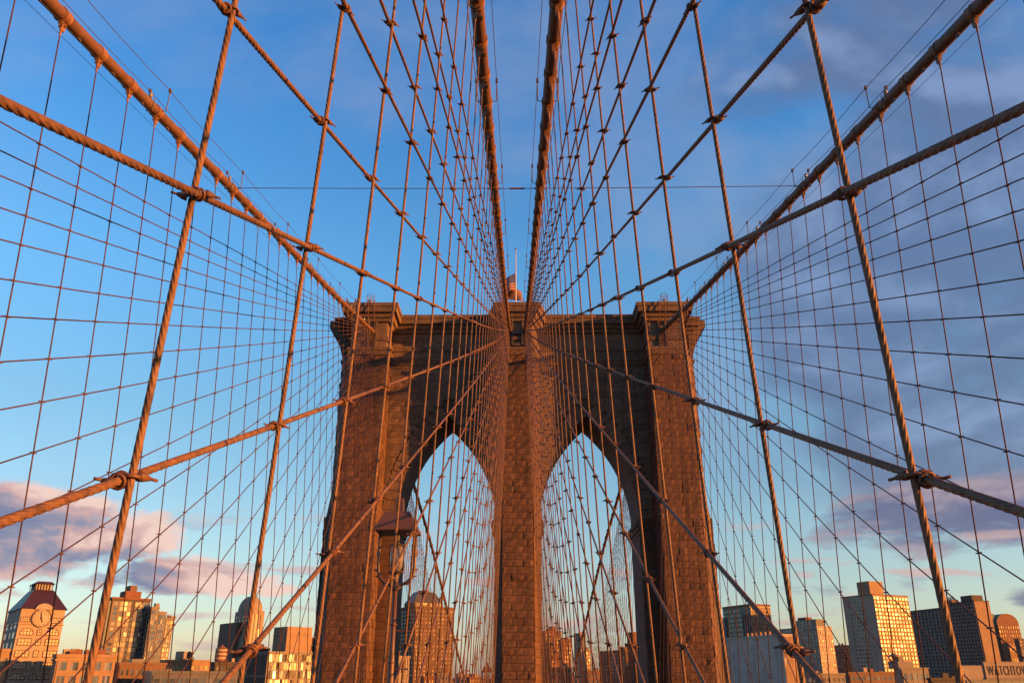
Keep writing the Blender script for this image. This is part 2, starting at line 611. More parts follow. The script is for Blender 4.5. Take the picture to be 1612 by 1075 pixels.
def band_mesh(kind):
    """cast collar of two bolted halves with a hanger lug below; local y = along the cable"""
    mb = MB()
    rc = 0.225
    prof = [(-0.17, rc + 0.006), (-0.165, rc + 0.034), (-0.12, rc + 0.038), (-0.10, rc + 0.02), (0.10, rc + 0.02), (0.12, rc + 0.038), (0.165, rc + 0.034), (0.17, rc + 0.006)]
    n = 18
    vs_, fs = [], []
    for y, r in prof:
        for j in range(n):
            an = 2 * math.pi * j / n
            vs_.append((r * math.cos(an), y, r * math.sin(an)))
    for i in range(len(prof) - 1):
        for j in range(n):
            j2 = (j + 1) % n
            fs.append((i * n + j, (i + 1) * n + j, (i + 1) * n + j2, i * n + j2))
    mb.add(vs_, fs)
    # flanges above and below where the halves bolt together
    mb.box((0, 0, 0.28), (0.08, 0.24, 0.08))
    for y in (-0.08, 0.08):
        mb.tube([(-0.09, y, 0.285), (0.09, y, 0.285)], 0.02, 6)
    mb.add([(-.07, -.15, -.24), (.07, -.15, -.24), (.07, .15, -.24), (-.07, .15, -.24), (-.045, -.045, -.56), (.045, -.045, -.56), (.045, .045, -.56), (-.045, .045, -.56)],
           [(0, 1, 5, 4), (1, 2, 6, 5), (2, 3, 7, 6), (3, 0, 4, 7), (4, 5, 6, 7)])
    mb.tube([(-0.13, 0, -0.36), (0.13, 0, -0.36)], 0.03, 6)
    mb.tube([(-0.10, -.09, -0.29), (0.10, -.09, -0.29)], 0.022, 6)
    mb.tube([(-0.10, .09, -0.29), (0.10, .09, -0.29)], 0.022, 6)
    me = mb.mesh('cable_band', M['band'])
    return me


BAND = band_mesh('x')
SIDE = {-1: 'left', 1: 'right'}
for kind in ('inner', 'outer'):
    for s in (-1, 1):
        ds = np.arange(-34, 92.6, 1.0).tolist()
        if kind == 'outer':
            ds += np.arange(93, 106, 2.0).tolist() + np.arange(106, 290, 3.0).tolist()
        mb = MB()
        mb.tube([cable_point(kind, s, d) for d in ds], 0.225, 20)
        c = mb.build('main_cable', M['cable'], smooth=True)
        tag(c, f'thick tan painted main cable, {SIDE[s]} one of the ' + ('middle pair' if kind == 'inner' else 'two far outer cables'), 'cable', 'main suspension cables')
        far = MB()
        for d in susp_list(kind, -8, 89):
            p = cable_point(kind, s, d)
            t = (cable_point(kind, s, d + .3) - p).normalized()
            up = Vector((0, 0, 1))
            xx = t.cross(up).normalized()
            zz = Vector((0, 0, 1))
            # collar follows the cable, lug hangs straight down
            m4 = Matrix((xx, t, xx.cross(t))).transposed().to_4x4()
            m4.translation = p
            link('cable_band', BAND, c, m4)
        if kind == 'outer':
            for d in susp_list(kind, 108, 200):
                p = cable_point(kind, s, d)
                far.box(p, (0.52, 0.3, 0.52))
            tag(far.build('cable_bands', M['band'], c), kind='stuff')

# hand ropes with stanchions above the cables, lighting wires below the outer ones
for kind in ('inner', 'outer'):
    for s in (-1, 1):
        base = BAND0[kind] + (3 if kind == 'outer' else 10) * PITCH_D
        stations = [base + k * 4 * PITCH_D for k in range(-3, 9) if base + k * 4 * PITCH_D < 86]
        for side2, off in (('inner', -0.42), ('outer', 0.42)):
            h = 1.05
            pts = [Vector((s * (cable_x(kind, d) + off), d, cable_z(d) + h)) for d in stations]
            full = []
            for a, b in zip(pts[:-1], pts[1:]):
                for i in range(4):
                    t = i / 4
                    q = a.lerp(b, t)
                    q.z -= 0.10 * math.sin(math.pi * t)
                    full.append(q)
            full.append(pts[-1])
            full.append(Vector((pts[-1].x, 90.6, cable_z(90.6) + 0.9)))
            r = empty('hand_rope', pts[0])
            tag(r, f'thin hand rope on stanchions along the {side2} edge of the {SIDE[s]} {kind} main cable', 'hand rope', 'hand ropes above the main cables')
            MB().tube([q - pts[0] for q in full], 0.014, 5).build('rope', M['wire'], r)
            for p in pts:
                b = MB()
                q = p - pts[0]
                b.tube([q + Vector((0, 0, 0.03)), q + Vector((0, 0, -h + .05)), q + Vector((-s * off * .55, 0, -h - 0.02))], 0.022, 5)
                b.box(q + Vector((0, 0, 0.0)), (0.09, 0.12, 0.16))
                b.build('stanchion', M['iron'], r)
        if kind == 'outer':
            r = empty('lighting_wire', cable_point(kind, s, 0))
            tag(r, f'pair of thin electric wires strung just below the {SIDE[s]} outer main cable', 'wire', 'electric wires under the outer cables')
            for off, dz in ((-0.30, -0.55), (0.1, -0.62)):
                MB().tube([cable_point(kind, s, d) + Vector((s * off, 0, dz)) - r.location for d in np.arange(-20, 90, 3.0)], 0.011, 4).build('wire', M['wire'], r)
            k = MB()
            for d in susp_list(kind, 0, 80):
                k.box(cable_point(kind, s, d + 0.6) + Vector((s * -0.30, 0, -0.55)) - r.location, (0.07, 0.16, 0.07))
            tag(k.build('connectors', M['iron'], r), kind='stuff')
            for i, d in enumerate(q for q in stations if q > 18):
                p = cable_point(kind, s, d - 0.75)
                L = empty('cable_lamp', p + Vector((-s * 0.05, 0, 0.22)))
                tag(L, f'small pale lamp clipped on top of the {SIDE[s]} outer cable, {ORD[i]} from the viewer', 'lamp', 'lamps along the outer cables')
                MB().tube([(0, 0, 0), (0, 0, 0.06), (0, 0, .07), (0, 0, 0.2), (0, 0, 0.28), (0, 0, .31)], [0.04, 0.04, .07, 0.09, 0.06, 0.02], 10).build('globe', M['globe'], L, True)
                b = MB().box((0, 0, -0.02), (0.14, 0.2, 0.08))
                b.tube([(-s * 0.2, 0, 0), (-s * 0.2, 0, -0.62)], 0.02, 5)
                b.build('bracket', M['iron'], L)

# tie wire joining the four cables
dz = 36.9
r = tag(empty('tie_wire', (0, dz, cable_z(dz))), 'thin horizontal tie wire strung straight across between the four main cables', 'wire')
MB().tube([(-15.0, 0, .12), (-7, 0, .05), (0, 0, 0.02), (7, 0, .05), (15.0, 0, .12)], 0.022, 6).build('wire', M['wire'], r)
MB().tube([(-.42, 0, .02), (-.36, 0, .02), (.36, 0, 0.02), (.42, 0, .02)], [.02, .05, .05, .02], 8).build('turnbuckle', M['clamp'], r)
for x in (-1.22, 1.22):
    MB().tube([(x - .34, 0, .02), (x + .34, 0, .02)], 0.05, 8).build('fastening', M['band'], r)

# ------------------------------------------------------------------ suspenders and diagonal stays
SUSP_R, STAY_R = 0.0200, 0.0230
NEAR_D = 15.5


def path_between(a, b, step):
    n = max(2, int((b - a).length / step) + 1)
    return [a.lerp(b, i / (n - 1)) for i in range(n)]


def make_suspender(kind, s, d, idx, span='main'):
    zc, zb = cable_z(d) - 0.5, bottom_z(d)
    a = Vector((s * plane_x(kind, d, zb), d, zb))
    b = Vector((s * plane_x(kind, d, zc), d, zc))
    mb = MB()
    if kind == 'inner' and d < NEAR_D:
        step = 0.03 if d < 9 else 0.045
        twisted(mb, path_between(a, b, step), SUSP_R, n=24, hand=s)
    else:
        mb.tube([a, b], SUSP_R + (0.002 if kind == 'outer' else 0) + (0 if span == 'main' else .006), 8 if span == 'main' else 5)
    org = a.copy()
    mb.v = [tuple(Vector(p) - org) for p in mb.v]
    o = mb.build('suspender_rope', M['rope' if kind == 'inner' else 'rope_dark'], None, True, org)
    tt = (b - a).normalized()
    if span == 'main':
        sk = MB()
        rel = b - org
        sk.tube([rel - tt * 0.32, rel - tt * 0.28, rel + tt * 0.02], [SUSP_R, SUSP_R + .016, SUSP_R + .02], 8)
        sk.build('socket', M['band'], o)
        lab = f'{ORD[idx]} upright suspender rope from the viewer hanging off the {SIDE[s]} {kind} main cable'
        tag(o, lab, 'suspender rope', f'suspenders of the {SIDE[s]} {kind} cable')
    else:
        tag(o, f'hair thin upright suspender rope seen through the {SIDE[s]} arch beyond the tower', 'suspender rope', f'far suspenders beyond the {SIDE[s]} arch')
    return o


ANCH = [-35.2, -30.8, -26.8, -22.5, -18.3, -13.75, -9.65, -5.15, -0.9, 3.5] + [3.5 + 4.5 * k for k in range(1, 18)]
APEX_D, APEX_Z = 92.0, 39.2
SAG = 0.00023


def stay_z(dj, d):
    zj = bottom_z(dj)
    return zj + (APEX_Z - zj) * (d - dj) / (APEX_D - dj) - SAG * (d - dj) * (APEX_D - d)


def stay_pt(kind, s, j, dj, d, off=True):
    z = stay_z(dj, d)
    x = plane_x(kind, d, z)
    side = -1 if j % 2 == 0 else 1                        # passes inside or outside the suspenders in turn
    return Vector((s * (x + (side * (SUSP_R + STAY_R + 0.001) if off else 0)), d, z))


def clamp_mesh(s, slope, side, low=False):
    """clip that ties a stay to a suspender: two yokes and a through bolt with nuts; y along the bridge"""
    mb = MB()
    td = Vector((0, 1, slope)).normalized()
    off = side * s * (SUSP_R + STAY_R + 0.001)
    ax = Vector((s * -0.74, 0.62, -0.12)).normalized()
    c0 = Vector((off * 0.5, 0, 0))
    mb.ring((off, 0, 0), td, STAY_R + 0.011, 0.010, 12, 5)
    mb.ring((off, 0, 0) if False else (off + td.x, td.y * -0.04, td.z * -0.04), td, STAY_R + 0.011, 0.009, 12, 5)
    mb.ring((0, 0, 0.012), (0, 0, 1), SUSP_R + 0.012, 0.010, 12, 5)
    for sg in (-1, 1):
        e = c0 + ax * (sg * 0.046) + Vector((0, 0, sg * 0.03))
        mb.tube([e, e + ax * sg * 0.026, e + ax * sg * 0.030, e + ax * sg * 0.058], [0.026, 0.024, 0.021, 0.011], 7)
        mb.tube([e + ax * sg * 0.05, e + ax * sg * 0.092], 0.0075, 6)
    mb.tube([c0 - ax * 0.075 + Vector((0, 0, -.03)), c0 + ax * 0.075 + Vector((0, 0, .03))], 0.009, 6)
    return mb


def low_clamp(mb, p, s, scale=1.0):
    ax = Vector((s * -0.74, 0.62, -0.12)).normalized()
    mb.tube([p - ax * 0.13 * scale, p - ax * .055 * scale, p, p + ax * .055 * scale, p + ax * 0.13 * scale], [0.010 * scale, 0.032 * scale, 0.050 * scale, .032 * scale, 0.010 * scale], 5)


STAYLAB = {}
for kind in ('inner', 'outer'):
    for s in (-1, 1):
        d_first = 4.0 if kind == 'inner' else 16.0
        sus = susp_list(kind, d_first, 88.5)
        for i, d in enumerate(sus):
            make_suspender(kind, s, d, i)
        for j, dj in enumerate(ANCH):
            if dj > 84:
                continue
            side = -1 if j % 2 == 0 else 1
            org = stay_pt(kind, s, j, dj, dj)
            mb = MB()
            d0 = dj
            d_end = TOWER_FACE + 0.3
            if kind == 'inner':
                lo, hi = max(dj, 0.6), 15.0
                if dj < 0.6:
                    mb.tube([stay_pt(kind, s, j, dj, d) for d in np.linspace(dj, 0.6, 8)], STAY_R, 8)
                if lo < hi:
                    p0, p1 = stay_pt(kind, s, j, dj, lo), stay_pt(kind, s, j, dj, hi)
                    n = int((p1 - p0).length / 0.034)
                    twisted(mb, [stay_pt(kind, s, j, dj, d) for d in np.linspace(lo, hi, n)], STAY_R, n=24, hand=-s)
                    d0 = hi
            pts = [stay_pt(kind, s, j, dj, d) for d in np.linspace(d0, d_end, 26)]
            mb.tube(pts, STAY_R, 8)
            mb.v = [tuple(Vector(p) - org) for p in mb.v]
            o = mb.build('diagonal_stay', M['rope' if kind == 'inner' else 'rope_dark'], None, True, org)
            where = f'{SIDE[s]} {kind}'
            lab = f'{"topmost" if j == 0 else ORD[j]} slanting stay rope counted from the top in the {where} web'
            tag(o, lab, 'stay rope', f'diagonal stays of the {where} web')
            slope = (stay_z(dj, 30) - stay_z(dj, 20)) / 10 if dj < 20 else (APEX_Z - bottom_z(dj)) / (APEX_D - dj)
            cm = None
            lowm = MB()
            for d in sus:
                if d < dj + 0.6 or d > 86:
                    continue
                z = stay_z(dj, d)
                if z > cable_z(d) - 0.9:
                    continue
                p = Vector((s * plane_x(kind, d, z), d, z))
                if kind == 'inner' and d < 27:
                    if cm is None:
                        cm = clamp_mesh(s, slope, side).mesh('clamp', M['clamp'], True)
                    link('clamp', cm, o, Matrix.Translation(p - org) @ Matrix.Rotation(rng.uniform(-.35, .35), 4, 'Z') @ Matrix.Scale(rng.uniform(.9, 1.12), 4))
                elif kind == 'inner':
                    low_clamp(lowm, p - org, s)
                else:
                    low_clamp(lowm, p - org, s, 0.8)
            if lowm.v:
                tag(lowm.build('clamps', M['clamp'], o), kind='stuff')

# side span beyond the tower: outer webs seen through the arches
for s in (-1, 1):
    sus = susp_list('outer', 108, 200)
    for i, d in enumerate(sus):
        make_suspender('outer', s, d, i, 'side')
    for j in range(20):
        dj = 112 + 4.57 * j
        if dj < 118:
            continue
        A = Vector((s * 17.35, 105.0, 36.6))
        B = Vector((s * deck_x('outer', dj), dj, bottom_z(dj)))
        mb = MB()
        mb.tube([A - B, Vector((0, 0, 0))], STAY_R + .004, 5)
        for d in sus:
            if d < dj - 1:
                t = (d - 105.0) / (dj - 105.0)
                if t > 0.15:
                    mb.box(A.lerp(B, t) - B, (.10, .14, .13))
        o = mb.build('diagonal_stay', M['rope_dark'], None, False, B)
        tag(o, f'hair thin slanting stay seen through the {SIDE[s]} arch beyond the tower', 'stay rope', f'far stays beyond the {SIDE[s]} arch')

# ------------------------------------------------------------------ the tower
WALL, BACK, BUTT_BACK = 94.7, 101.9, 105.6
IN0, IN1 = 2.6, 13.95            # arch opening between the middle and outer piers
SPRING, APEX_ARCH = 16.6, 29.0
Z_STR, Z_TOP = 35.6, 41.75
Z_LOW = -50.0
tower = tag(empty('bridge_tower', (0, 98.3, WATER_Z)), 'massive brown stone bridge tower with two tall pointed arches and a heavy cornice', 'bridge tower')


def tp(mb, name, mats, smooth=False, parent=None):
    mb.v = [(x, y - 98.3, z - WATER_Z) for x, y, z in mb.v]
    return mb.build(name, mats, parent or tower, smooth)


INS = 0.10      # rubble core sits this far behind the nominal stone face
cpier = tp(MB().prism([(-1.62, 91.1), (1.62, 91.1), (2.5, WALL), (2.5, BACK), (1.62, BUTT_BACK), (-1.62, BUTT_BACK), (-2.5, BACK), (-2.5, WALL)], Z_LOW, 36), 'middle_pier', M['mortar'])
opier = {}
for s in (-1, 1):
    plan = [(15.85, 91.1), (20.2, 91.1), (21.5, WALL), (21.5, BACK), (20.2, BUTT_BACK), (15.85, BUTT_BACK), (15.8, BACK), (IN1 + .1, BACK), (IN1 + .1, WALL + .1), (15.8, WALL + .1)]
    if s < 0:
        plan = [(-x, y) for x, y in reversed(plan)]
    mb = MB().prism(plan, Z_LOW, 36)
    # lower stage of the side buttress with a sloping weathering
    lo = [(20.9, 93.2), (22.1, 94.9), (22.1, BACK - .2), (20.9, 103.4)]
    hi = [(20.9, 93.2), (21.45, 94.9), (21.45, BACK - .2), (20.9, 103.4)]
    if s < 0:
        lo = [(-x, y) for x, y in reversed(lo)]
        hi = [(-x, y) for x, y in reversed(hi)]
    mb.prism(lo, Z_LOW, 17.0)
    mb.prism(lo, 17.0, 21.5, top=hi)
    opier[s] = tp(mb, 'outer_pier', M['mortar'])

# pointed arch: circle arcs springing from the imposts
HALF = (IN1 - IN0) / 2
XC = (IN0 + IN1) / 2
RISE = APEX_ARCH - SPRING
RAD = (RISE**2 + HALF**2) / (2 * HALF)


def arch_pt(t, side, extra=0.0):
    """t 0 at the springing .. 1 at the apex; side -1 = left flank of an arch on the right of the tower"""
    a1 = math.asin(RISE / RAD)
    rr = RAD + extra
    cx = RAD - HALF                                  # centre lies on the springing line, beyond the middle
    a_end = math.acos(min(1, cx / rr)) if extra else a1
    a = a_end * t
    return (XC + side * (rr * math.cos(a) - cx), SPRING + rr * math.sin(a))


def arch_half_width(z, extra=0.0):
    """half width of the opening (plus ring) at height z"""
    if z <= SPRING:
        return HALF + extra
    rr = RAD + extra
    q = rr**2 - (z - SPRING)**2
    if q <= 0:
        return 0
    return max(0.0, math.sqrt(q) - (RAD - HALF))


spandrel = {}
for s in (-1, 1):
    mb = MB()
    N = 16
    prof = [arch_pt(i / N, -1) for i in range(N + 1)] + [arch_pt(1 - i / N, 1) for i in range(1, N + 1)]
    for y, flip in ((WALL + .1, False), (BACK, True)):
        for (x0, z0), (x1, z1) in zip(prof[:-1], prof[1:]):
            q = [(s * x0, y, z0), (s * x1, y, z1), (s * x1, y, 36), (s * x0, y, 36)]
            mb.add(q, [(0, 1, 2, 3)])
    spandrel[s] = tp(mb, 'spandrel_wall', M['mortar'])
    ib = MB()
    K = 2
    for (x0, z0), (x1, z1) in zip(prof[:-1], prof[1:]):
        ib.add([(s * x0, WALL - .02, z0), (s * x1, WALL - .02, z1), (s * x1, BACK + .1, z1), (s * x0, BACK + .1, z0)], [(0, 1, 2, 3)])
    tp(ib, 'arch_soffit', M['trim'])
    # jamb faces inside the opening
    jb = MB()
    jb.box((s * (IN1 - .0), (WALL + BACK) / 2, (SPRING + Z_LOW) / 2), (0.2, BACK - WALL + .06, SPRING - Z_LOW))
    jb.box((s * (IN0 - .06), (WALL + BACK) / 2, (SPRING + Z_LOW) / 2), (0.14, BACK - WALL - .05, SPRING - Z_LOW))
    tp(jb, 'jamb', M['trim'])

# --- stone facing
def stone_template(seed):
    r = random.Random(seed)
    xs = [-.5, -.43, -.15, .15, .43, .5]
    nx = 4
    g = [-.5, -.17, .17, .5]
    vs_, fs = [], []
    # back ring, arris ring, front grid
    for i, z in enumerate(g):
        for j, x in enumerate(g):
            edge = i in (0, 3) or j in (0, 3)
            y = -(0.6 + r.uniform(-.1, .1)) if edge else -(0.84 + r.uniform(-.2, .25))
            vs_.append((x * 0.975, y, z * 0.955))
    for i in range(3):
        for j in range(3):
            fs.append((i * 4 + j, i * 4 + j + 1, (i + 1) * 4 + j + 1, (i + 1) * 4 + j))
    rim = [0, 1, 2, 3, 7, 11, 15, 14, 13, 12, 8, 4]
    b0 = len(vs_)
    for k in rim:
        x, y, z = vs_[k]
        vs_.append((x, 0.35, z))
    for k in range(12):
        k2 = (k + 1) % 12
        fs.append((rim[k], b0 + k, b0 + k2, rim[k2]))
    return vs_, fs


TEMPL = [stone_template(i) for i in range(6)]
stones = []        # (centre, width, height, rotz, proud, owner)


def clad(p0, p1, z0, z1, owner, ch=0.73, bw=1.35, proud=0.11, cut=None, bond=True, seed=1):
    """courses of stones on the plane from p0 to p1 (outward side on the right hand)"""
    r = random.Random(seed)
    p0, p1 = Vector(p0), Vector(p1)
    L = (p1 - p0).length
    dr = (p1 - p0) / L
    rz = math.atan2(dr.y, dr.x)
    z = z0
    k = 0
    while z < z1 - 0.2:
        h = min(ch * r.uniform(0.92, 1.08), z1 - z)
        spans = [(0, L)] if cut is None else cut(z + h / 2, L)
        for a, b in spans:
            w = b - a
            if w < 0.12:
                continue
            n = max(1, round(w / (bw * (1.0 if k % 2 else 0.86))))
            edges = [a + w * i / n + (r.uniform(-.12, .12) * w / n if 0 < i < n else 0) for i in range(n + 1)]
            if bond and n > 1 and k % 2:
                edges = [a] + [e + 0.33 * w / n for e in edges[:-1]][:n] + [b]
                edges = [e for i, e in enumerate(edges) if i == 0 or e - edges[max(i - 1, 0)] > 0.15]
            for e0, e1 in zip(edges[:-1], edges[1:]):
                q = p0 + dr * ((e0 + e1) / 2)
                stones.append((Vector((q.x, q.y, z + h / 2)), e1 - e0, h, rz, proud * (r.uniform(0.6, 1.2) if r.random() < .88 else r.uniform(1.3, 1.9)), owner))
        z += h
        k += 1


TOPZ = Z_STR
clad((-1.7, 91.0), (1.7, 91.0), -4, TOPZ, 'c', bw=1.14, proud=0.11, seed=3)
clad((1.7, 91.0), (2.6, WALL), -4, TOPZ, 'c', bw=3.4, proud=0.1, seed=4)
clad((-2.6, WALL), (-1.7, 91.0), -4, TOPZ, 'c', bw=3.4, proud=0.1, seed=5)
for s in (-1, 1):
    ow = 'l' if s < 0 else 'r'
    f = (15.75, 91.0), (20.3, 91.0)
    sp = (20.3, 91.0), (21.6, WALL)
    inn = (15.7, WALL), (15.75, 91.0)
    wl = (IN1, WALL), (15.7, WALL)
    for (a, b), bw, pr, z1 in ((f, 1.14, 0.11, TOPZ), (sp, 2.0, 0.1, TOPZ), (inn, 1.9, 0.10, TOPZ), (wl, 1.8, 0.06, SPRING)):
        if s < 0:
            a, b = (-b[0], b[1]), (-a[0], a[1])
        clad(a, b, -4, z1, ow, bw=bw, proud=pr, seed=hash((s, a[0] > 0, round(bw * 10))) % 997)
    # spandrel between buttress and middle pier, stepped round the arch ring
    RING = 1.75

    def cut(z, L, s=s):
        hw = arch_half_width(z, RING) if z > SPRING else HALF
        x0, x1 = 2.62, 15.68
        sp_ = [(x0, XC - hw), (XC + hw, x1)] if hw > 0 else [(x0, x1)]
        if s > 0:
            return [(max(0, a - x0), min(L, b - x0)) for a, b in sp_ if b > a]
        return [(max(0, x1 - b), min(L, x1 - a)) for a, b in sp_ if b > a]
    a, b = ((2.62, WALL), (15.68, WALL)) if s > 0 else ((-15.68, WALL), (-2.62, WALL))
    clad(a, b, SPRING, TOPZ, ow + 'w', ch=0.8, bw=1.9, proud=0.09, cut=cut, seed=21 + s)
    # side wall (river side silhouette)
    a, b = ((21.6, WALL), (21.6, BACK)) if s > 0 else ((-21.6, BACK), (-21.6, WALL))
    clad(a, b, 21.5, TOPZ, ow, bw=1.7, proud=0.22, seed=31 + s)
    a, b = ((22.2, 94.9), (22.2, BACK)) if s > 0 else ((-22.2, BACK), (-22.2, 94.9))
    clad(a, b, -4, 17.0, ow, bw=1.7, proud=0.22, seed=41 + s)

stone_meshes = []
for vs_, fs in TEMPL:
    stone_meshes.append(MB().add(vs_, fs).mesh('stone_block', M['stone']))
owners = {'c': cpier, 'l': opier[-1], 'r': opier[1], 'lw': spandrel[-1], 'rw': spandrel[1]}
wall_meshes = [MB().add(vs_, fs).mesh('stone_block', M['wallstone']) for vs_, fs in TEMPL]


def px_area(st):
    c, w, h, rz, pr, ow = st
    nrm = Vector((math.sin(rz), -math.cos(rz), 0))
    view = (Vector((0, 0, 0)) - c)
    cosv = nrm.dot(view.normalized())
    if cosv <= 0.05 or c.z < -0.9:
        return 0
    return w * h * cosv / view.length_squared


ranked = sorted(range(len(stones)), key=lambda i: -px_area(stones[i]))
single = set(ranked[:294])
joined = {k: MB() for k in owners}
for i, (c, w, h, rz, pr, ow) in enumerate(stones):
    me = i % 6
    m4 = Matrix.Translation(c - Vector((0, 98.3, WATER_Z))) @ Matrix.Rotation(rz, 4, 'Z') @ Matrix.Diagonal((w, pr, h, 1))
    if i in single:
        link('stone_block', (wall_meshes if ow.endswith('w') else stone_meshes)[me], owners[ow], m4)
    else:
        vs_, fs = TEMPL[me]
        joined[ow].add([m4 @ Vector(p) for p in vs_], fs)
for k, mb in joined.items():
    if mb.v:
        tag(mb.build('stone_facing', M['wallstone' if k.endswith('w') else 'stone'], owners[k]), kind='stuff')

# arch ring stones
for s in (-1, 1):
    NV = 13
    for side in (-1, 1):
        for i in range(NV):
            t0, t1 = i / NV + 0.002, (i + 1) / NV - 0.002
            pr = 0.07 + 0.015 * ((i * 7 + s) % 3)
            ext = 1.7
            a1 = math.asin(RISE / RAD)
            cx = RAD - HALF
            quad = []
            for t, e in ((t0, 0), (t1, 0), (t1, ext), (t0, ext)):
                a = a1 * t
                xx = (RAD + e) * math.cos(a) - cx
                quad.append((max(xx, 0.02) if e else xx, SPRING + (RAD + e) * math.sin(a)))
            pts = [(s * (XC + side * x), z) for x, z in quad]
            mb = MB()
            vs_ = [(x, WALL - pr, z) for x, z in pts] + [(x, WALL + .3, z) for x, z in pts]
            cxm = sum(p[0] for p in pts) / 4
            czm = sum(p[1] for p in pts) / 4
            vs_ = [(cxm + (x - cxm) * .985, y, czm + (z - czm) * .985) for x, y, z in vs_]
            mb.add(vs_, [(0, 1, 2, 3), (4, 5, 1, 0), (5, 6, 2, 1), (6, 7, 3, 2), (7, 4, 0, 3)])
            mb.v = [(x, y - 98.3, z - WATER_Z) for x, y, z in mb.v]
            mb.build('voussoir', M['wallstone'], spandrel[s])

# impost mouldings where the arches spring
for s in (-1, 1):
    for x, w in ((IN0, 1), (IN1, -1)):
        mb = MB()
        for z0, z1, o_ in ((14.9, 15.4, 0.14), (15.4, 15.9, 0.30), (15.9, 16.35, 0.46), (16.35, 16.6, 0.3)):
            xa, xb = x - w * 0.3, x + w * o_
            mb.box((s * (xa + xb) / 2, (WALL + BACK) / 2, (z0 + z1) / 2), (abs(xb - xa), BACK - WALL + 2 * o_, z1 - z0))
        tp(mb, 'impost', M['trim'])

# entablature and cornice: stacked courses following the plan
def outline(off):
    pts = [(-21.6, 95.4), (-19.95, 95.4), (-19.95, 91.0), (-15.7, 91.0), (-15.7, WALL), (-2.6, WALL), (-1.7, 91.0), (1.7, 91.0), (2.6, WALL), (15.7, WALL), (15.7, 91.0), (19.95, 91.0), (19.95, 95.4), (21.6, 95.4)]
    pts = pts + [(x, 196.6 - y) for x, y in reversed(pts)]
    n = len(pts)
    out = []
    for i in range(n):
        p0, p1, p2 = Vector(pts[i - 1]), Vector(pts[i]), Vector(pts[(i + 1) % n])
        d1, d2 = (p1 - p0).normalized(), (p2 - p1).normalized()
        n1, n2 = Vector((d1.y, -d1.x)), Vector((d2.y, -d2.x))
        m = (n1 + n2)
        m = m / max(0.35, m.dot(n1)) if m.length > 1e-4 else n1
        out.append((p1.x + m.x * off, p1.y + m.y * off))
    return out


for name, z0, z1, o0, o1 in (('string_course', 35.45, 36.0, 0.18, 0.32), ('string_course', 36.0, 36.35, 0.38, 0.38), ('frieze', 36.35, 37.3, 0.02, 0.02), ('necking', 37.3, 37.75, 0.16, 0.22), ('frieze', 37.75, 39.7, 0.0, 0.0),
                             ('cornice', 39.7, 40.15, 0.3, 0.42), ('cornice', 40.15, 40.65, 0.6, 0.8), ('cornice', 40.65, 41.3, 1.12, 1.22), ('cornice', 41.3, Z_TOP, 1.32, 1.36)):
    mb = MB().prism(outline(o0), z0, z1, top=outline(o1))
    tp(mb, name, M['trim'])
# frieze and cap stones between the mouldings: proud ashlar with joints
def ashlar(a, b, z0, z1, bw, n=1, pr=0.03, seed=3):
    r = random.Random(seed)
    a, b = Vector(a), Vector(b)
    L = (b - a).length
    dr = (b - a) / L
    rz = math.atan2(dr.y, dr.x)
    for k in range(n):
        za, zb = z0 + (z1 - z0) * k / n, z0 + (z1 - z0) * (k + 1) / n
        m = max(1, round(L / bw))
        for i in range(m):
            q = a + dr * (L * (i + .5) / m)
            nrm = Vector((dr.y, -dr.x))
            q = q + nrm * (pr / 2)
            mb = MB().box((q.x, q.y, (za + zb) / 2), (L / m - .025, pr + r.uniform(0, .05), zb - za - .025), rz)
            tp(mb, 'ashlar_block', M['wallstone'])


for s in (-1, 1):
    for z0, z1, n in ((36.37, 37.28, 1), (37.77, 39.68, 2)):
        a, b = ((2.75, WALL), (15.55, WALL))
        if s < 0:
            a, b = (-b[0], b[1]), (-a[0], a[1])
        ashlar(a, b, z0, z1, 2.6, n, seed=5 + s)
        a, b = ((15.85, 91.0), (19.85, 91.0))
        if s < 0:
            a, b = (-b[0], b[1]), (-a[0], a[1])
        ashlar(a, b, z0, z1, 1.5, n, seed=9 + s)
for z0, z1, n in ((36.37, 37.28, 1), (37.77, 39.68, 2)):
    ashlar((-1.6, 91.0), (1.6, 91.0), z0, z1, 1.6, n)
# curved corbel under the cornice on the two river sides
for s in (-1, 1):
    mb = MB()
    prof = [(21.5, 34.6)]
    for i in range(9):
        t = i / 8
        prof.append((21.62 + 1.95 * (t ** 2.0), 34.6 + 6.2 * t))
    prof += [(23.75, 40.8), (23.75, 41.72), (21.5, 41.72)]
    ys = (95.2, BACK - .5)
    n = len(prof)
    vs_ = [(s * x, ys[0], z) for x, z in prof] + [(s * x, ys[1], z) for x, z in prof]
    fs = [(i, (i + 1) % n, n + (i + 1) % n, n + i) for i in range(n)] + [tuple(range(n)), tuple(reversed(range(n, 2 * n)))]
    mb.add(vs_, fs)
    tp(mb, 'side_corbel', M['trim'])

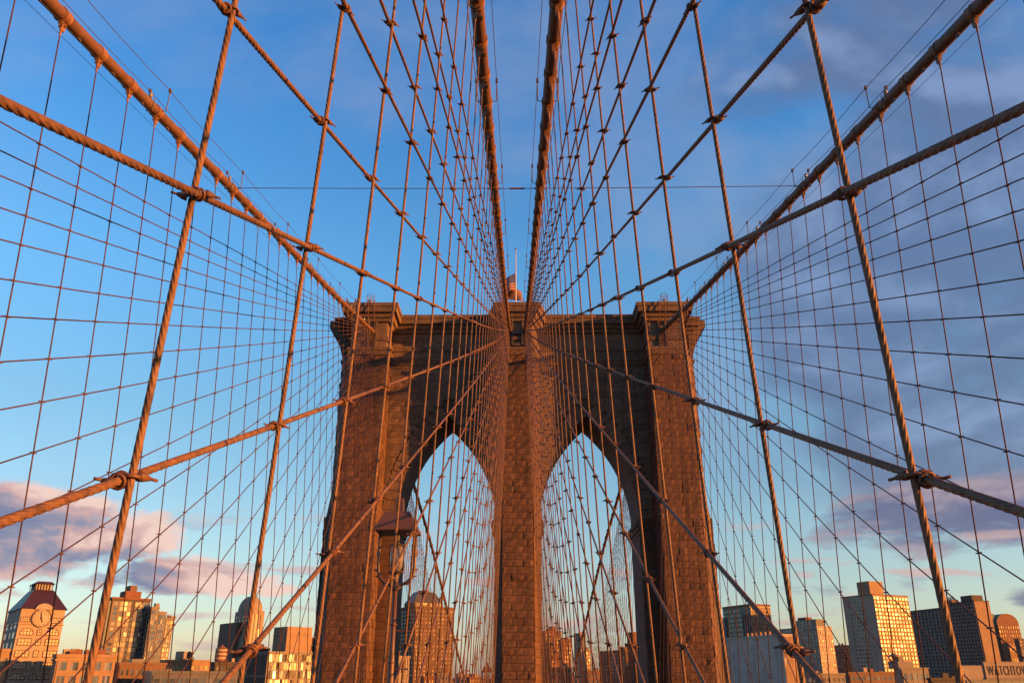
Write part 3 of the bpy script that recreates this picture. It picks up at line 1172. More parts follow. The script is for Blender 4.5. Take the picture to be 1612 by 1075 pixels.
# iron work where cables and stays enter the stone
for s in (-1, 1):
    mb = MB()
    x = s * 17.45
    mb.box((x - s * 0.42, 90.86, 38.0), (0.16, 0.35, 3.5))
    mb.box((x + s * 0.42, 90.86, 38.0), (0.16, 0.35, 3.5))
    for z in (36.4, 37.6, 39.7):
        mb.box((x, 90.9, z), (0.546, 0.167, 0.154))
    mb.tube([(x, 90.95, 38.75), (x, 90.6, 38.7)], 0.36, 14)
    tp(mb, 'saddle_frame', M['iron'])
    mb = MB()
    for dx, z1 in ((-.45, 41.9), (.25, 42.0)):
        mb.tube([(x + dx, 90.62, 38.9), (x + dx, 89.45, 40.6), (x + dx, 89.42, z1)], 0.055, 6)
    tp(mb, 'conduit', M['clamp'])
mb = MB()
for x in (-.62, .62):
    mb.box((x, 90.82, 38.4), (0.2, 0.36, 3.6))
for z in (36.7, 38.2, 40.0):
    mb.box((0, 90.84, z), (1.05, 0.26, 0.34))
for s in (-1, 1):
    mb.tube([(s * 0.95, 90.98, 38.7), (s * .95, 90.5, 38.62)], 0.34, 14)
    mb.box((s * 0.98, 90.86, 37.3), (0.3, 0.3, 2.0))
tp(mb, 'saddle_frame', M['iron'])

# small things standing on the tower top
for s in (-1, 1):
    p = at(583, 477, 91.2) if s < 0 else at(1046, 477, 91.2)
    L = tag(empty('beacon_cage', (p.x, 91.2, Z_TOP)), f'small wire cage round a beacon on the {SIDE[s]} cap of the tower', 'beacon cage', 'beacon cages on the tower')
    mb = MB()
    for z in (0.1, 0.85, 1.6):
        mb.ring((0, 0, z), (0, 0, 1), 0.46, 0.03, 14, 4)
    for k in range(9):
        a = 2 * math.pi * k / 9
        mb.tube([(.46 * math.cos(a), .46 * math.sin(a), 0), (.46 * math.cos(a), .46 * math.sin(a), 1.6)], 0.022, 4)
    mb.build('cage', M['iron'], L)
    mb = MB().tube([(0, 0, 0), (0, 0, .5), (0, 0, .55), (0, 0, 1.0), (0, 0, 1.1)], [.08, .08, .17, .17, .05], 10)
    mb.build('beacon', M['globe'], L, True)
    for k, dx in enumerate((1.55, 2.6)):
        mb = MB().tube([(0, 0, 0), (0, 0, .5), (0, 0, .75)], [.11, .1, .04], 8)
        o = mb.build('bollard', M['iron'], None, True, (p.x + s * dx, 89.95, Z_TOP))
        tag(o, f'stubby dark post on the {SIDE[s]} tower cap, {["nearer to", "farther from"][k]} the beacon cage', 'post', 'posts on the tower caps')

fp = at(812, 476, 98)
L = tag(empty('flagpole', (fp.x, 98, Z_TOP)), 'white flagpole rising from the middle of the tower top', 'flagpole')
ztop = at(812, 393, 98).z - Z_TOP
MB().tube([(0, 0, 0), (0, 0, ztop * .5), (0, 0, ztop)], [.10, .085, .055], 10).build('pole', M['pole_white'], L, True)
MB().tube([(0, 0, ztop), (0, 0, ztop + .08), (0, 0, ztop + .2), (0, 0, ztop + .28)], [.05, .13, .13, .02], 10).build('finial', M['iron'], L, True)
MB().box((0, 0, .15), (.7, .7, .3)).build('base', M['iron'], L)

FZ = at(812, 431, 98).z
flag = tag(empty('flag', (fp.x, 98, FZ)), 'striped red and white flag with blue starred corner hanging from the flagpole', 'flag')
HO, FL = 2.55, 4.6


def flag_pt(s, t, lift=0.0):
    ang = s * 1.0
    if s < 0.42:
        k = s / 0.42
        x, drop = -1.22 * math.sin(k * math.pi / 2), 1.25 * k**1.15
    else:
        k = (s - 0.42) / 0.58
        x, drop = -1.22 * math.cos(k * math.pi * 0.72) + 0.1 * k, 1.25 + 1.2 * k
    y = -0.15 - 0.35 * math.sin(s * 9) - 0.0 + 0.8 * s
    fold = 0.14 * math.sin(s * 15 + t * 2.5)
    return Vector((x - 0.12 + fold * 0.5 + 0.25 * t * s, y + fold - lift, -t * HO * (1 - 0.4 * s) - drop))


NS, NTT = 40, 26
mb = MB()
for i in range(NS + 1):
    for j in range(NTT + 1):
        mb.v.append(tuple(flag_pt(i / NS, j / NTT)))
for i in range(NS):
    for j in range(NTT):
        mb.f.append((i * (NTT + 1) + j, (i + 1) * (NTT + 1) + j, (i + 1) * (NTT + 1) + j + 1, i * (NTT + 1) + j + 1))
        stripe = j // 2
        mb.m.append(2 if (i < 16 and j < 14) else (0 if stripe % 2 == 0 else 1))
mb.build('cloth', [M['red'], M['white'], M['blue']], flag, True)
mb = MB()
for a in range(9):
    for b in range(6 if a % 2 == 0 else 5):
        s_, t_ = (b + (0.75 if a % 2 == 0 else 1.25)) / 6.2 * 0.38, (a + .8) / 9.8 * 0.52
        c = flag_pt(s_, t_, .03)
        mb.add([c + Vector((dx * .03, 0, dz_ * .03)) for dx, dz_ in ((-1, 0), (0, -1), (1, 0), (0, 1))], [(0, 1, 2, 3)])
tag(mb.build('stars', M['white'], flag), kind='stuff')

# ------------------------------------------------------------------ promenade lamp posts
def lamp_post(d, x, zbase, label):
    L = tag(empty('lamp_post', (x, d, zbase)), label, 'lamp post', 'lamp posts along the promenade')
    H = 4.05 - at(622, 930, 22).z * 0
    top = 4.02 + 2.0 - 0.0
    g = 0.0
    # pole
    zc = 3.80                                     # collar where the lantern arms start
    mb = MB().tube([(0, 0, 0), (0, 0, .5), (0, 0, .55), (0, 0, 2.2), (0, 0, 2.25), (0, 0, zc)], [.13, .12, .085, .075, .062, .06], 12)
    mb.build('pole', M['lamp_paint'], L, True)
    mb = MB()
    for z in (1.0, 2.05, 2.95):
        mb.ring((0, 0, z), (0, 0, 1), .078, .018, 12, 5)
    mb.build('pole_rings', M['lamp_paint'], L, True)
    for k, z in enumerate((1.9, 2.8)):
        MB().tube([(0, 0, z), (.42, 0, z)], .018, 6).build('rung', M['lamp_paint'], L)
    mb = MB().tube([(0, 0, zc - .02), (0, 0, zc + .06), (0, 0, zc + .10), (0, 0, zc + .2)], [.07, .15, .13, .06], 12)
    mb.build('collar', M['iron'], L, True)
    # harp shaped arms
    for s in (-1, 1):
        path = []
        for i in range(9):
            a = i / 8 * math.pi / 2
            path.append((s * .47 * math.sin(a), 0, zc + .1 + .42 * (1 - math.cos(a))))
        path += [(s * .475, 0, zc + .9), (s * .47, 0, zc + 1.52)]
        arm = MB().tube(path, .042, 8).build('arm', M['lamp_paint'], L, True)
        for q in (3, 6, 8):
            p = Vector(path[q])
            MB().tube([p, p + Vector((s * .05, 0, -.03)), p + Vector((s * .10, 0, -.01))], [.04, .03, .008], 6).build('scroll', M['lamp_paint'], arm)
        MB().tube([Vector(path[9]) + Vector((0, 0, -.06)), Vector(path[9]) + Vector((0, 0, .06))], .062, 8).build('knob', M['lamp_paint'], arm)
    # hood: flared four sided roof
    zr = zc + 1.52
    mb = MB()
    lv = [(.55, zr - .07), (.55, zr), (.34, zr + .40), (.335, zr + .44), (.12, zr + .46), (.11, zr + .8), (.10, zr + .84), (.02, zr + .86)]
    rings = []
    for w, z in lv:
        mb.v += [(-w, -w, z), (w, -w, z), (w, w, z), (-w, w, z)]
    for i in range(len(lv) - 1):
        for j in range(4):
            j2 = (j + 1) % 4
            mb.f.append((4 * i + j, 4 * i + j2, 4 * i + 4 + j2, 4 * i + 4 + j))
    mb.f.append((0, 3, 2, 1))
    mb.f.append(tuple(range(4 * len(lv) - 4, 4 * len(lv))))
    mb.m = [0] * len(mb.f)
    mb.build('hood', M['lamp_paint'], L)
    # hanging lantern
    zl = zr - .1
    lan = MB().tube([(0, 0, zl), (0, 0, zl - .3)], .05, 8)
    lan.ring((0, 0, zl - .3), (0, 0, 1), .20, .015, 18, 5)
    lan.ring((0, 0, zl - .98), (0, 0, 1), .19, .018, 18, 5)
    for k in range(6):
        a = 2 * math.pi * k / 6
        lan.tube([(.2 * math.cos(a), .2 * math.sin(a), zl - .3), (.19 * math.cos(a), .19 * math.sin(a), zl - .98)], .010, 5)
    lan.tube([(0, 0, zl - .98), (0, 0, zl - 1.05), (0, 0, zl - 1.4)], [.16, .08, .05], 10)
    lan = lan.build('lantern_frame', M['iron'], L)
    MB().tube([(0, 0, zl - .32), (0, 0, zl - .45), (0, 0, zl - .62), (0, 0, zl - .85), (0, 0, zl - .97)], [.14, .165, .175, .15, .09], 16).build('globe', M['globe'], lan, True)
    return L


pb = at(622, 930, 22)
LZ = at(622, 836, 22).z - (3.80 + 1.52) + .03
lamp_post(22, pb.x, LZ, 'large brown harp armed lamp post with flared hood before the left pier')
MB().box((pb.x + .3, 22, LZ - .1), (1.2, .5, .2)).build('lamp_bracket', M['steel'])['kind'] = 'structure'
p2 = at(767, 1057, 88)
lamp_post(88, p2.x, p2.z - 5.3, 'tiny distant lamp post with flared hood beside the middle pier')
MB().box((p2.x + .3, 88, p2.z - 5.4), (1.2, .5, .2)).build('lamp_bracket', M['steel'])['kind'] = 'structure'

# ------------------------------------------------------------------ the city behind
def mat_b(name, c, rough=0.85, var=0.15, **k):
    return material(name, c, rough, var=var, scale=0.25, dark=tuple(x * .45 for x in c), dark_amt=.35, **k)


B = {
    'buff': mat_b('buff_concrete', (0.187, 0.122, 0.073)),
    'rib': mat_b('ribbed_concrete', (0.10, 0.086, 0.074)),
    'sand': mat_b('sand_concrete', (0.24, 0.185, 0.14)),
    'shade_lift': mat_b('shade_lift_concrete', (0.30, 0.265, 0.225)),  # colour raised to brighten walls turned away from the sun
    'greytrim': mat_b('grey_concrete', (0.133, 0.118, 0.098)),
    'brick': mat_b('red_brick', (0.117, 0.046, 0.024)),
    'brown': mat_b('brown_brick', (0.101, 0.057, 0.035)),
    'dark': mat_b('dark_brick', (0.043, 0.033, 0.028)),
    'pale': mat_b('pale_stone', (0.203, 0.163, 0.122)),
    'white': mat_b('white_brick', (0.265, 0.220, 0.164)),
    'green': mat_b('copper_green', (0.086, 0.122, 0.091)),
    'maroon': mat_b('maroon_roof', (0.034, 0.012, 0.010), 0.5),
    'slate': mat_b('slate_roof', (0.055, 0.057, 0.059), 0.4),
    'teal': mat_b('teal_panel', (0.047, 0.068, 0.056), 0.5),
}
G = {
    'mirror': glass('mirror_glass', (0.03, 0.022, 0.014), 0.13, 0.9, (0.10, 0.07, 0.04), 0.3, 1.5),
    'lit': glass('window_glass_sunset_tint', (0.03, 0.027, 0.02), 0.2, 0.6, (0.42, 0.33, 0.2), 0.85),  # pale yellow pane colour stands in for the reflected sunset
    'dim': glass('window_glass_dim', (0.025, 0.02, 0.017), 0.5, 0.5, (0.17, 0.115, 0.062), 0.4),
    'warm': glass('window_glass_warm', (0.02, 0.019, 0.018), 0.22, 0.8, (0.22, 0.15, 0.075), 0.5),
    'cool': glass('window_glass_cool', (0.03, 0.04, 0.05), 0.08, 0.4, (0.12, 0.115, 0.11), 0.2),
    'gold': glass('curtain_glass', (0.022, 0.018, 0.013), 0.27, 0.9, (0.17, 0.11, 0.055), 0.4, 1.75),
}


def corner_box(uL, uC, uR, v, d, phi):
    """near corner on the pixel column uC at distance d; right-hand face turned by phi towards the sun; widths from the pixel columns"""
    C = at(uC, v, d)
    fr = Vector((math.cos(phi), math.sin(phi)))
    lf = Vector((-math.sin(phi), math.cos(phi)))

    def hit(u, dr):
        r = ray(u, v)
        # C + w*dr on ray t*(r.x, r.y)
        det = dr.x * (-r.y) + dr.y * r.x
        bx, by = CAMX - C.x, -C.y
        w = (bx * (-r.y) + by * r.x) / det
        return w
    wr = max(1.0, hit(uR, fr))
    wl = max(1.0, hit(uL, lf)) if uL is not None else None
    return C, wr, wl


def facade(wallmb, panemb, org, dr, nrm, x0, x1, z0, z1, cols, rows, wfrac=0.6, hfrac=0.55, t=0.25, arch=False, sub=1, tilt=1.0):
    """grid of recessed windows: piers and spandrels stand proud of the panes"""
    W, H = x1 - x0, z1 - z0
    cw, rh = W / cols, H / rows
    ww, wh = cw * wfrac, rh * hfrac
    rz = math.atan2(dr.y, dr.x)

    def bx(xa, xb, za, zb, dep):
        c = org + dr * ((xa + xb) / 2) + nrm * (dep / 2)
        wallmb.box((c.x, c.y, (za + zb) / 2), (xb - xa, dep, zb - za), rz)
    for i in range(cols + 1):
        xa = x0 if i == 0 else x0 + i * cw - (cw - ww) / 2
        xb = x1 if i == cols else x0 + i * cw + (cw - ww) / 2
        bx(xa, xb, z0, z1, t)
    for k in range(rows + 1):
        za = z0 if k == 0 else z0 + k * rh - (rh - wh) / 2
        zb = z1 if k == rows else z0 + k * rh + (rh - wh) / 2
        bx(x0 + .02, x1 - .02, za, zb, t * 0.86)
    for i in range(cols):
        for k in range(rows):
            for q in range(sub):
                xm = x0 + i * cw + (cw - ww) / 2 + ww * (q + .5) / sub
                zm = z0 + (k + .5) * rh
                hw = ww / sub / 2 * .96
                a = org + dr * (xm - hw) + nrm * 0.1
                b = org + dr * (xm + hw) + nrm * 0.1
                ta, tb = tilt * rng.gauss(0, .035) * hw, tilt * rng.gauss(0, .025) * wh / 2          # panes never sit quite true
                q4 = []
                for pt, sx_, sz_ in ((a, -1, -1), (b, 1, -1), (b, 1, 1), (a, -1, 1)):
                    o2 = nrm * (ta * sx_ + tb * sz_)
                    q4.append((pt.x + o2.x, pt.y + o2.y, zm + sz_ * wh / 2))
                panemb.add(q4, [(0, 1, 2, 3)])


class Building:
    def __init__(self, name, label, uL, uC, uR, vtop, d, phi, wall, group=None, cat='building', side_mat=None):
        phi = R(phi)
        self.phi = phi
        self.C, self.wr, self.wl = corner_box(uL, uC, uR, vtop, d, phi)
        self.h = self.C.z
        self.o = tag(empty(name, (self.C.x, self.C.y, LAND_Z)), label, cat, group or 'buildings of the skyline')
        self.org = Vector((0, 0))
        self.fr = Vector((math.cos(phi), math.sin(phi)))
        self.lf = Vector((-math.sin(phi), math.cos(phi)))
        self.nf = Vector((math.sin(phi), -math.cos(phi)))
        self.nl = Vector((-math.cos(phi), -math.sin(phi)))
        self.wall = wall
        self.d = d
        self.core(0, self.wr, 0, self.wl, LAND_Z, self.h)

    def z(self, v, u=None):
        """height (absolute) of photo row v at this building's near corner distance"""
        return at(u if u is not None else 806, v, self.d).z

    def plan(self, a0, a1, b0, b1):
        return [tuple(self.fr * a + self.lf * b) for a, b in ((a0, b0), (a1, b0), (a1, b1), (a0, b1))]

    def core(self, a0, a1, b0, b1, z0, z1, mat=None, name='wall', parent=None):
        mb = MB().prism(self.plan(a0, a1, b0, b1), z0 - LAND_Z, z1 - LAND_Z)
        return mb.build(name, mat or self.wall, parent or self.o)

    def front(self, x0, x1, z0, z1, cols, rows, gl, wall=None, b=0.0, **k):
        w, p = MB(), MB()
        facade(w, p, self.lf * b, self.fr, self.nf, x0, x1, z0 - LAND_Z, z1 - LAND_Z, cols, rows, **k)
        w.build('front_grid', wall or self.wall, self.o)
        tag(p.build('windows', gl, self.o), kind='stuff')

    def left(self, x0, x1, z0, z1, cols, rows, gl, wall=None, a=0.0, **k):
        """x runs from the near corner backwards"""
        w, p = MB(), MB()
        facade(w, p, self.fr * a + self.lf * (x0 + x1), -self.lf, self.nl, x0, x1, z0 - LAND_Z, z1 - LAND_Z, cols, rows, **k)
        w.build('side_grid', wall or self.wall, self.o)
        tag(p.build('windows', gl, self.o), kind='stuff')

    def parapet(self, h=0.9, t=0.35, mat=None, z=None, over=0.3, a0=0, a1=None, b0=0, b1=None):
        z = self.h if z is None else z
        a1 = self.wr if a1 is None else a1
        b1 = self.wl if b1 is None else b1
        return self.core(a0 - over, a1 + over, b0 - over, b1 + over, z, z + h, mat, 'parapet')


ZB = -14.0      # facades are detailed down to here, out of frame below

# --- clock tower on the left
b = Building('clock_tower', 'buff clock tower with dark red hipped roof and glazed lantern at the left edge', 15, 34.5, 104, 957, 300, 38, B['sand'], cat='clock tower')
w, h = b.wr, b.h
zf = lambda v: b.z(v)
wl = b.wl
# big clock in the gable
cx, cz = w * .475, zf(971)
ck = MB()
cc = b.fr * cx + b.nf * 0.12
rad = 12.2 * 300 / 1289 * 1.0


def disc(mb, c, n2, r, z, n=32, thick=0.2):
    ax = Vector((b.fr.x, b.fr.y, 0))
    nn = Vector((n2.x, n2.y, 0))
    up = Vector((0, 0, 1))
    c3 = Vector((c.x, c.y, z - LAND_Z))
    vs_ = [c3 + (ax * math.cos(2 * math.pi * i / n) + up * math.sin(2 * math.pi * i / n)) * r + nn * thick for i in range(n)]
    vb = [c3 + (ax * math.cos(2 * math.pi * i / n) + up * math.sin(2 * math.pi * i / n)) * r for i in range(n)]
    mb.add(vs_ + vb, [tuple(range(n))] + [(i, (i + 1) % n, n + (i + 1) % n, n + i) for i in range(n)])


ro = disc(ck, cc, b.nf, rad * 1.1, cz, thick=.25)
rim = ck.build('clock_rim', B['dark'], b.o)
fm = MB()
disc(fm, cc, b.nf, rad * .98, cz, thick=.32)
face = fm.build('clock_face', G['warm'], rim)
face.data.materials[0] = B['white']
mk = MB()
c3 = Vector((cc.x, cc.y, cz - LAND_Z)) + Vector((b.nf.x, b.nf.y, 0)) * .36
ax3, up3 = Vector((b.fr.x, b.fr.y, 0)), Vector((0, 0, 1))
for i in range(12):
    a = 2 * math.pi * i / 12
    dr3 = ax3 * math.sin(a) + up3 * math.cos(a)
    mk.tube([c3 + dr3 * rad * .76, c3 + dr3 * rad * .9], .11, 4)
mk.build('hour_mark', B['dark'], rim)
for a, ln in ((-12, .8), (160, .55)):
    dr3 = ax3 * math.sin(R(a)) + up3 * math.cos(R(a))
    MB().tube([c3 - dr3 * rad * .12, c3 + dr3 * rad * ln], [.34, .16], 5).build('clock_hand', B['dark'], rim)
# windows of the tower front, each with its frame
PXM = 300 / 1289


def clock_window(xc, v0, v1, wpx, cols, rows, round_top=False):
    z0, z1 = zf(v1), zf(v0)
    ww = wpx * PXM * 1.06
    org = b.fr * (xc * w) + b.nf * 0.04
    up = Vector((0, 0, 1))
    nn = Vector((b.nf.x, b.nf.y, 0))
    o3 = Vector((org.x, org.y, 0))
    fr3 = Vector((b.fr.x, b.fr.y, 0))
    if round_top:
        n = 14
        pts = [(-ww / 2, z0)] + [(ww / 2 * math.cos(math.pi - math.pi * i / n), z0 + .6 + (z1 - z0 - .6) * math.sin(math.pi * i / n)) for i in range(n + 1)] + [(ww / 2, z0)]
    else:
        pts = [(-ww / 2, z0), (-ww / 2, z1), (ww / 2, z1), (ww / 2, z0)]
    win = MB()
    for (xa, za), (xb, zb) in zip(pts, pts[1:] + pts[:1]):
        win.tube([o3 + fr3 * xa + up * (za - LAND_Z) + nn * .1, o3 + fr3 * xb + up * (zb - LAND_Z) + nn * .1], .13, 4)
    for i in range(1, cols):
        xx = -ww / 2 + ww * i / cols
        zt = z1 if not round_top else z0 + .6 + (z1 - z0 - .6) * math.sqrt(max(0, 1 - (2 * xx / ww)**2))
        win.tube([o3 + fr3 * xx + up * (z0 - LAND_Z) + nn * .1, o3 + fr3 * xx + up * (zt - LAND_Z) + nn * .1], .09, 4)
    for i in range(1, rows):
        zz = z0 + (z1 - z0) * i / rows
        win.tube([o3 - fr3 * ww / 2 + up * (zz - LAND_Z) + nn * .1, o3 + fr3 * ww / 2 + up * (zz - LAND_Z) + nn * .1], .08, 4)
    wo = win.build('window', B['brown'], b.o)
    pm = MB()
    pm.add([o3 + fr3 * x + up * (z - LAND_Z) + nn * .03 for x, z in reversed(pts)], [tuple(range(len(pts)))])
    pm.build('pane', G['lit'], wo)


clock_window(.13, 970, 977, 11, 4, 2)
clock_window(.83, 970.5, 978, 12, 4, 2)
for xc in (.22, .80):
    clock_window(xc, 987, 998, 16, 4, 2, True)
clock_window(.50, 989, 998, 5, 2, 2)
for v0, v1 in ((1004, 1014.5), (1023, 1033), (1042, 1051.5)):
    for xc in (.21, .83):
        clock_window(xc, v0, v1, 17, 4, 2)
    clock_window(.52, v0, v1, 6, 2, 2)
for xc in (.2, .83):
    clock_window(xc, 1060, 1069, 20, 4, 2, True)
clock_window(.55, 1060, 1069, 9, 2, 2, True)
for v in (980.5, 1054):
    b.core(-.35, w + .35, -.35, wl + .35, zf(v + 1), zf(v), B['buff'], 'string_course')
b.left(1.2, wl - 1.2, zf(1070), zf(975), 3, 6, G['cool'], wfrac=.5, hfrac=.6, t=.2)
# hipped roof with a curved gable over the clock
mb = MB()
e = .6
bt = zf(923) - LAND_Z
plan0 = b.plan(-e, w + e, -e, wl + e)
in_ = .27
plan1 = b.plan(w * in_, w * (1 - in_), wl * in_, wl * (1 - in_))
mb.prism(plan0, h - LAND_Z, bt, top=plan1)
roof = mb.build('roof', B['maroon'], b.o)
mb = MB()
n = 12
pts = [(w * .5 + (w * .2) * math.cos(math.pi - math.pi * i / n), h - .2 + 2.1 * math.sin(math.pi * i / n)) for i in range(n + 1)]
fr3, nn3 = Vector((b.fr.x, b.fr.y, 0)), Vector((b.nf.x, b.nf.y, 0))
f0 = [fr3 * x + Vector((0, 0, z - LAND_Z)) + nn3 * .7 for x, z in pts]
f1 = [p - nn3 * 2.5 for p in f0]
mb.add(f0 + f1, [tuple(range(n + 1))] + [(i, i + 1, n + 2 + i, n + 1 + i) for i in range(n)])
mb.build('gable', B['sand'], roof)
lt = zf(913)
lp = (w * (in_ + .03), w * (1 - in_ - .03), wl * (in_ + .03), wl * (1 - in_ - .03))
mb = MB()
for a_ in np.linspace(lp[0], lp[1], 7):
    for b_ in (lp[2], lp[3]):
        q = b.fr * a_ + b.lf * b_
        mb.tube([(q.x, q.y, bt), (q.x, q.y, lt - LAND_Z)], .16, 4)
for b_ in np.linspace(lp[2], lp[3], 4)[1:-1]:
    for a_ in (lp[0], lp[1]):
        q = b.fr * a_ + b.lf * b_
        mb.tube([(q.x, q.y, bt), (q.x, q.y, lt - LAND_Z)], .16, 4)
lan = mb.build('lantern', B['dark'], b.o)
MB().prism(b.plan(lp[0] + .3, lp[1] - .3, lp[2] + .3, lp[3] - .3), bt - .1, lt - LAND_Z).build('lantern_glass', B['white'], lan)
MB().prism(b.plan(lp[0] - .6, lp[1] + .6, lp[2] - .6, lp[3] + .6), lt - LAND_Z, lt - LAND_Z + .9, top=b.plan(lp[0] + .5, lp[1] - .5, lp[2] + .5, lp[3] - .5)).build('lantern_roof', B['maroon'], lan)


def simple(name, label, uL, uC, uR, vtop, d, phi, wall, gf, fcols, frows, gl=None, lcols=0, lrows=0, floor=3.3, wf=.6, hf=.55, side=None, sub=1, par=0.9, pmat=None, cat='building'):
    b = Building(name, label, uL, uC, uR, vtop, d, phi, wall, cat=cat)
    if fcols:
        b.front(.4, b.wr - .4, max(ZB, b.h - floor * frows), b.h - .6, fcols, frows, gf, wfrac=wf, hfrac=hf, sub=sub)
    if lcols:
        b.left(.4, b.wl - .4, max(ZB, b.h - floor * lrows), b.h - .6, lcols, lrows, gl or gf, wall=side, wfrac=wf, hfrac=hf, sub=sub)
    if par:
        b.parapet(par, mat=pmat)
    q = random.Random(int(uC * 10))
    for _ in range(q.randint(1, 3)):        # rooftop clutter
        aa, bb = q.uniform(.1, .75) * b.wr, q.uniform(.1, .6) * min(b.wl, 20)
        b.core(aa, aa + q.uniform(1.2, 3.0), bb, bb + q.uniform(1.2, 3.0), b.h, b.h + q.uniform(1.2, 3.4), B[q.choice(['greytrim', 'brick', 'pale', 'dark'])], 'roof_vent')
    return b


def tank(name, label, u, v0, v1, d, wpx, mats, striped=False):
    p = at(u, v1, d)
    r = wpx / 2 * d / 1289 * .98
    hh = at(u, v0, d).z - p.z
    L = tag(empty(name, (p.x, p.y, p.z)), label, 'water tank')
    k = 6
    for i in range(k):
        z0, z1 = hh * .72 * i / k, hh * .72 * (i + 1) / k
        MB().tube([(0, 0, z0), (0, 0, z1)], r, 16).build('drum_band', mats[i % len(mats)], L)
    MB().tube([(0, 0, hh * .72), (0, 0, hh)], [r * 1.08, .05], 16).build('roof', mats[0], L)
    mb = MB()
    for a in range(4):
        an = a * math.pi / 2 + .4
        mb.tube([(r * .8 * math.cos(an), r * .8 * math.sin(an), -12), (r * .8 * math.cos(an), r * .8 * math.sin(an), 0)], .18, 5)
    mb.build('stand', B['dark'], L)
    return L


# low wings round the clock tower
b = simple('warehouse_wing', 'buff warehouse wing with wide dark windows to the right of the clock tower', 84, 90, 183, 1034, 285, 38, B['buff'], G['cool'], 5, 3, floor=4.4, wf=.66, hf=.6, sub=3, par=1.0)
b.core(-.5, b.wr + .5, -.5, b.wl, b.h - 1.1, b.h - .4, B['buff'], 'cornice')
for k in range(4):
    b.core(b.wr * (.12 + .2 * k), b.wr * (.12 + .2 * k) + 2.2, 3, 5, b.h, b.h + 2.6, B['brick'] if k % 2 else B['pale'], 'roof_vent')
b = simple('warehouse_wing', 'buff warehouse wing with tall lit windows at the left frame edge below the clock tower', None, -70, 17, 1024, 292, 38, B['buff'], G['warm'], 5, 3, floor=4.4, wf=.7, hf=.6, sub=3) if False else None
b = Building('warehouse_wing', 'buff warehouse wing with tall lit windows at the left frame edge below the clock tower', -110, -75, 20, 1024, 290, 38, B['buff'])
b.front(.4, b.wr - .4, b.h - 18, b.h - 1.2, 5, 4, G['warm'], wfrac=.7, hfrac=.6, sub=3)
b.parapet(1.0)

# glass apartment tower
b = Building('glass_tower', 'stepped glass apartment tower with brown brick stripes and a rooftop tank house', 166, 177, 238, 942, 460, 40, B['dark'])
b.front(.3, b.wr * .22, ZB, b.h - 1, 1, 20, G['cool'], wall=B['maroon'], wfrac=.5, hfrac=.6)
b.front(b.wr * .22, b.wr * .52, ZB, b.h - 1, 3, 20, G['warm'], wall=B['greytrim'], wfrac=.85, hfrac=.78)
b.front(b.wr * .52, b.wr * .6, ZB, b.h - 6, 1, 18, G['cool'], wfrac=.5, hfrac=.6)
b.front(b.wr * .6, b.wr * .8, ZB, b.h - 1, 2, 20, G['warm'], wall=B['greytrim'], wfrac=.85, hfrac=.78)
b.front(b.wr * .8, b.wr - .3, ZB, b.h - 1, 2, 20, G['cool'], wall=B['greytrim'], wfrac=.8, hfrac=.7)
b.left(.5, b.wl - .5, ZB, b.h - 1, 3, 20, G['cool'], wall=B['teal'], wfrac=.7, hfrac=.6, t=1.2)
b.parapet(1.0, mat=B['brick'])
x0, x1 = b.wr * .33, b.wr * .75
b.core(x0, x1, 2, b.wl - 2, b.h, b.z(927.5), B['brick'], 'tank_house')
b.core(x0 + (x1 - x0) * .3, x0 + (x1 - x0) * .72, 3, b.wl - 3, b.z(927.5), b.z(918), B['brown'], 'tank_house')
for k, (u0, u1, v) in enumerate(((238, 251, 957), (250, 262, 965), (261, 274, 974))):
    bb = simple('glass_tower', f'{["tallest", "middle", "lowest"][k]} glazed step on the right flank of the glass apartment tower', u0 - 5, u0, u1, v, 466 + 3 * k, 40, B['greytrim'], G['cool'] if k < 2 else G['warm'], 3, 18, floor=3.2, wf=.85, hf=.75, lcols=2, lrows=18)

# warehouses and roofs between the clock tower and the pier
b = simple('warehouse', 'long dark brown warehouse with small windows low behind the left ropes', 180, 188, 262, 1046, 330, 36, B['brown'], G['cool'], 9, 4, floor=4.2, wf=.5, hf=.5)
b.core(b.wr * .3, b.wr * .9, 4, b.wl, b.h, b.h + 2.2, B['slate'], 'roof_house')
b = simple('warehouse', 'long tan flat roofed warehouse with glowing strip windows left of the striped tank', 252, 262, 331, 1041, 400, 36, B['buff'], G['warm'], 9, 4, floor=4.0, wf=.75, hf=.45)
b.core(b.wr * .3, b.wr * .62, 3, 9, b.h, b.h + 4.6, B['pale'], 'roof_house')
b = simple('warehouse', 'dark low roofed shed in front of the tan warehouse', 225, 240, 385, 1060, 300, 30, B['slate'], G['cool'], 12, 2, floor=3.5, wf=.7, hf=.4)
b = simple('apartment_house', 'dark brick house with flat roof below the striped water tank', 330, 338, 390, 1044, 430, 34, B['dark'], G['cool'], 6, 5, wf=.5, hf=.5)
tank('water_tank', 'round rooftop water tank striped red and white', 346.5, 1014, 1040, 425, 17, [B['brick'], B['white']])
tank('water_tank', 'small brown wooden water tank on the tan warehouse roof', 297, 1024, 1036, 402, 7, [B['brown']])

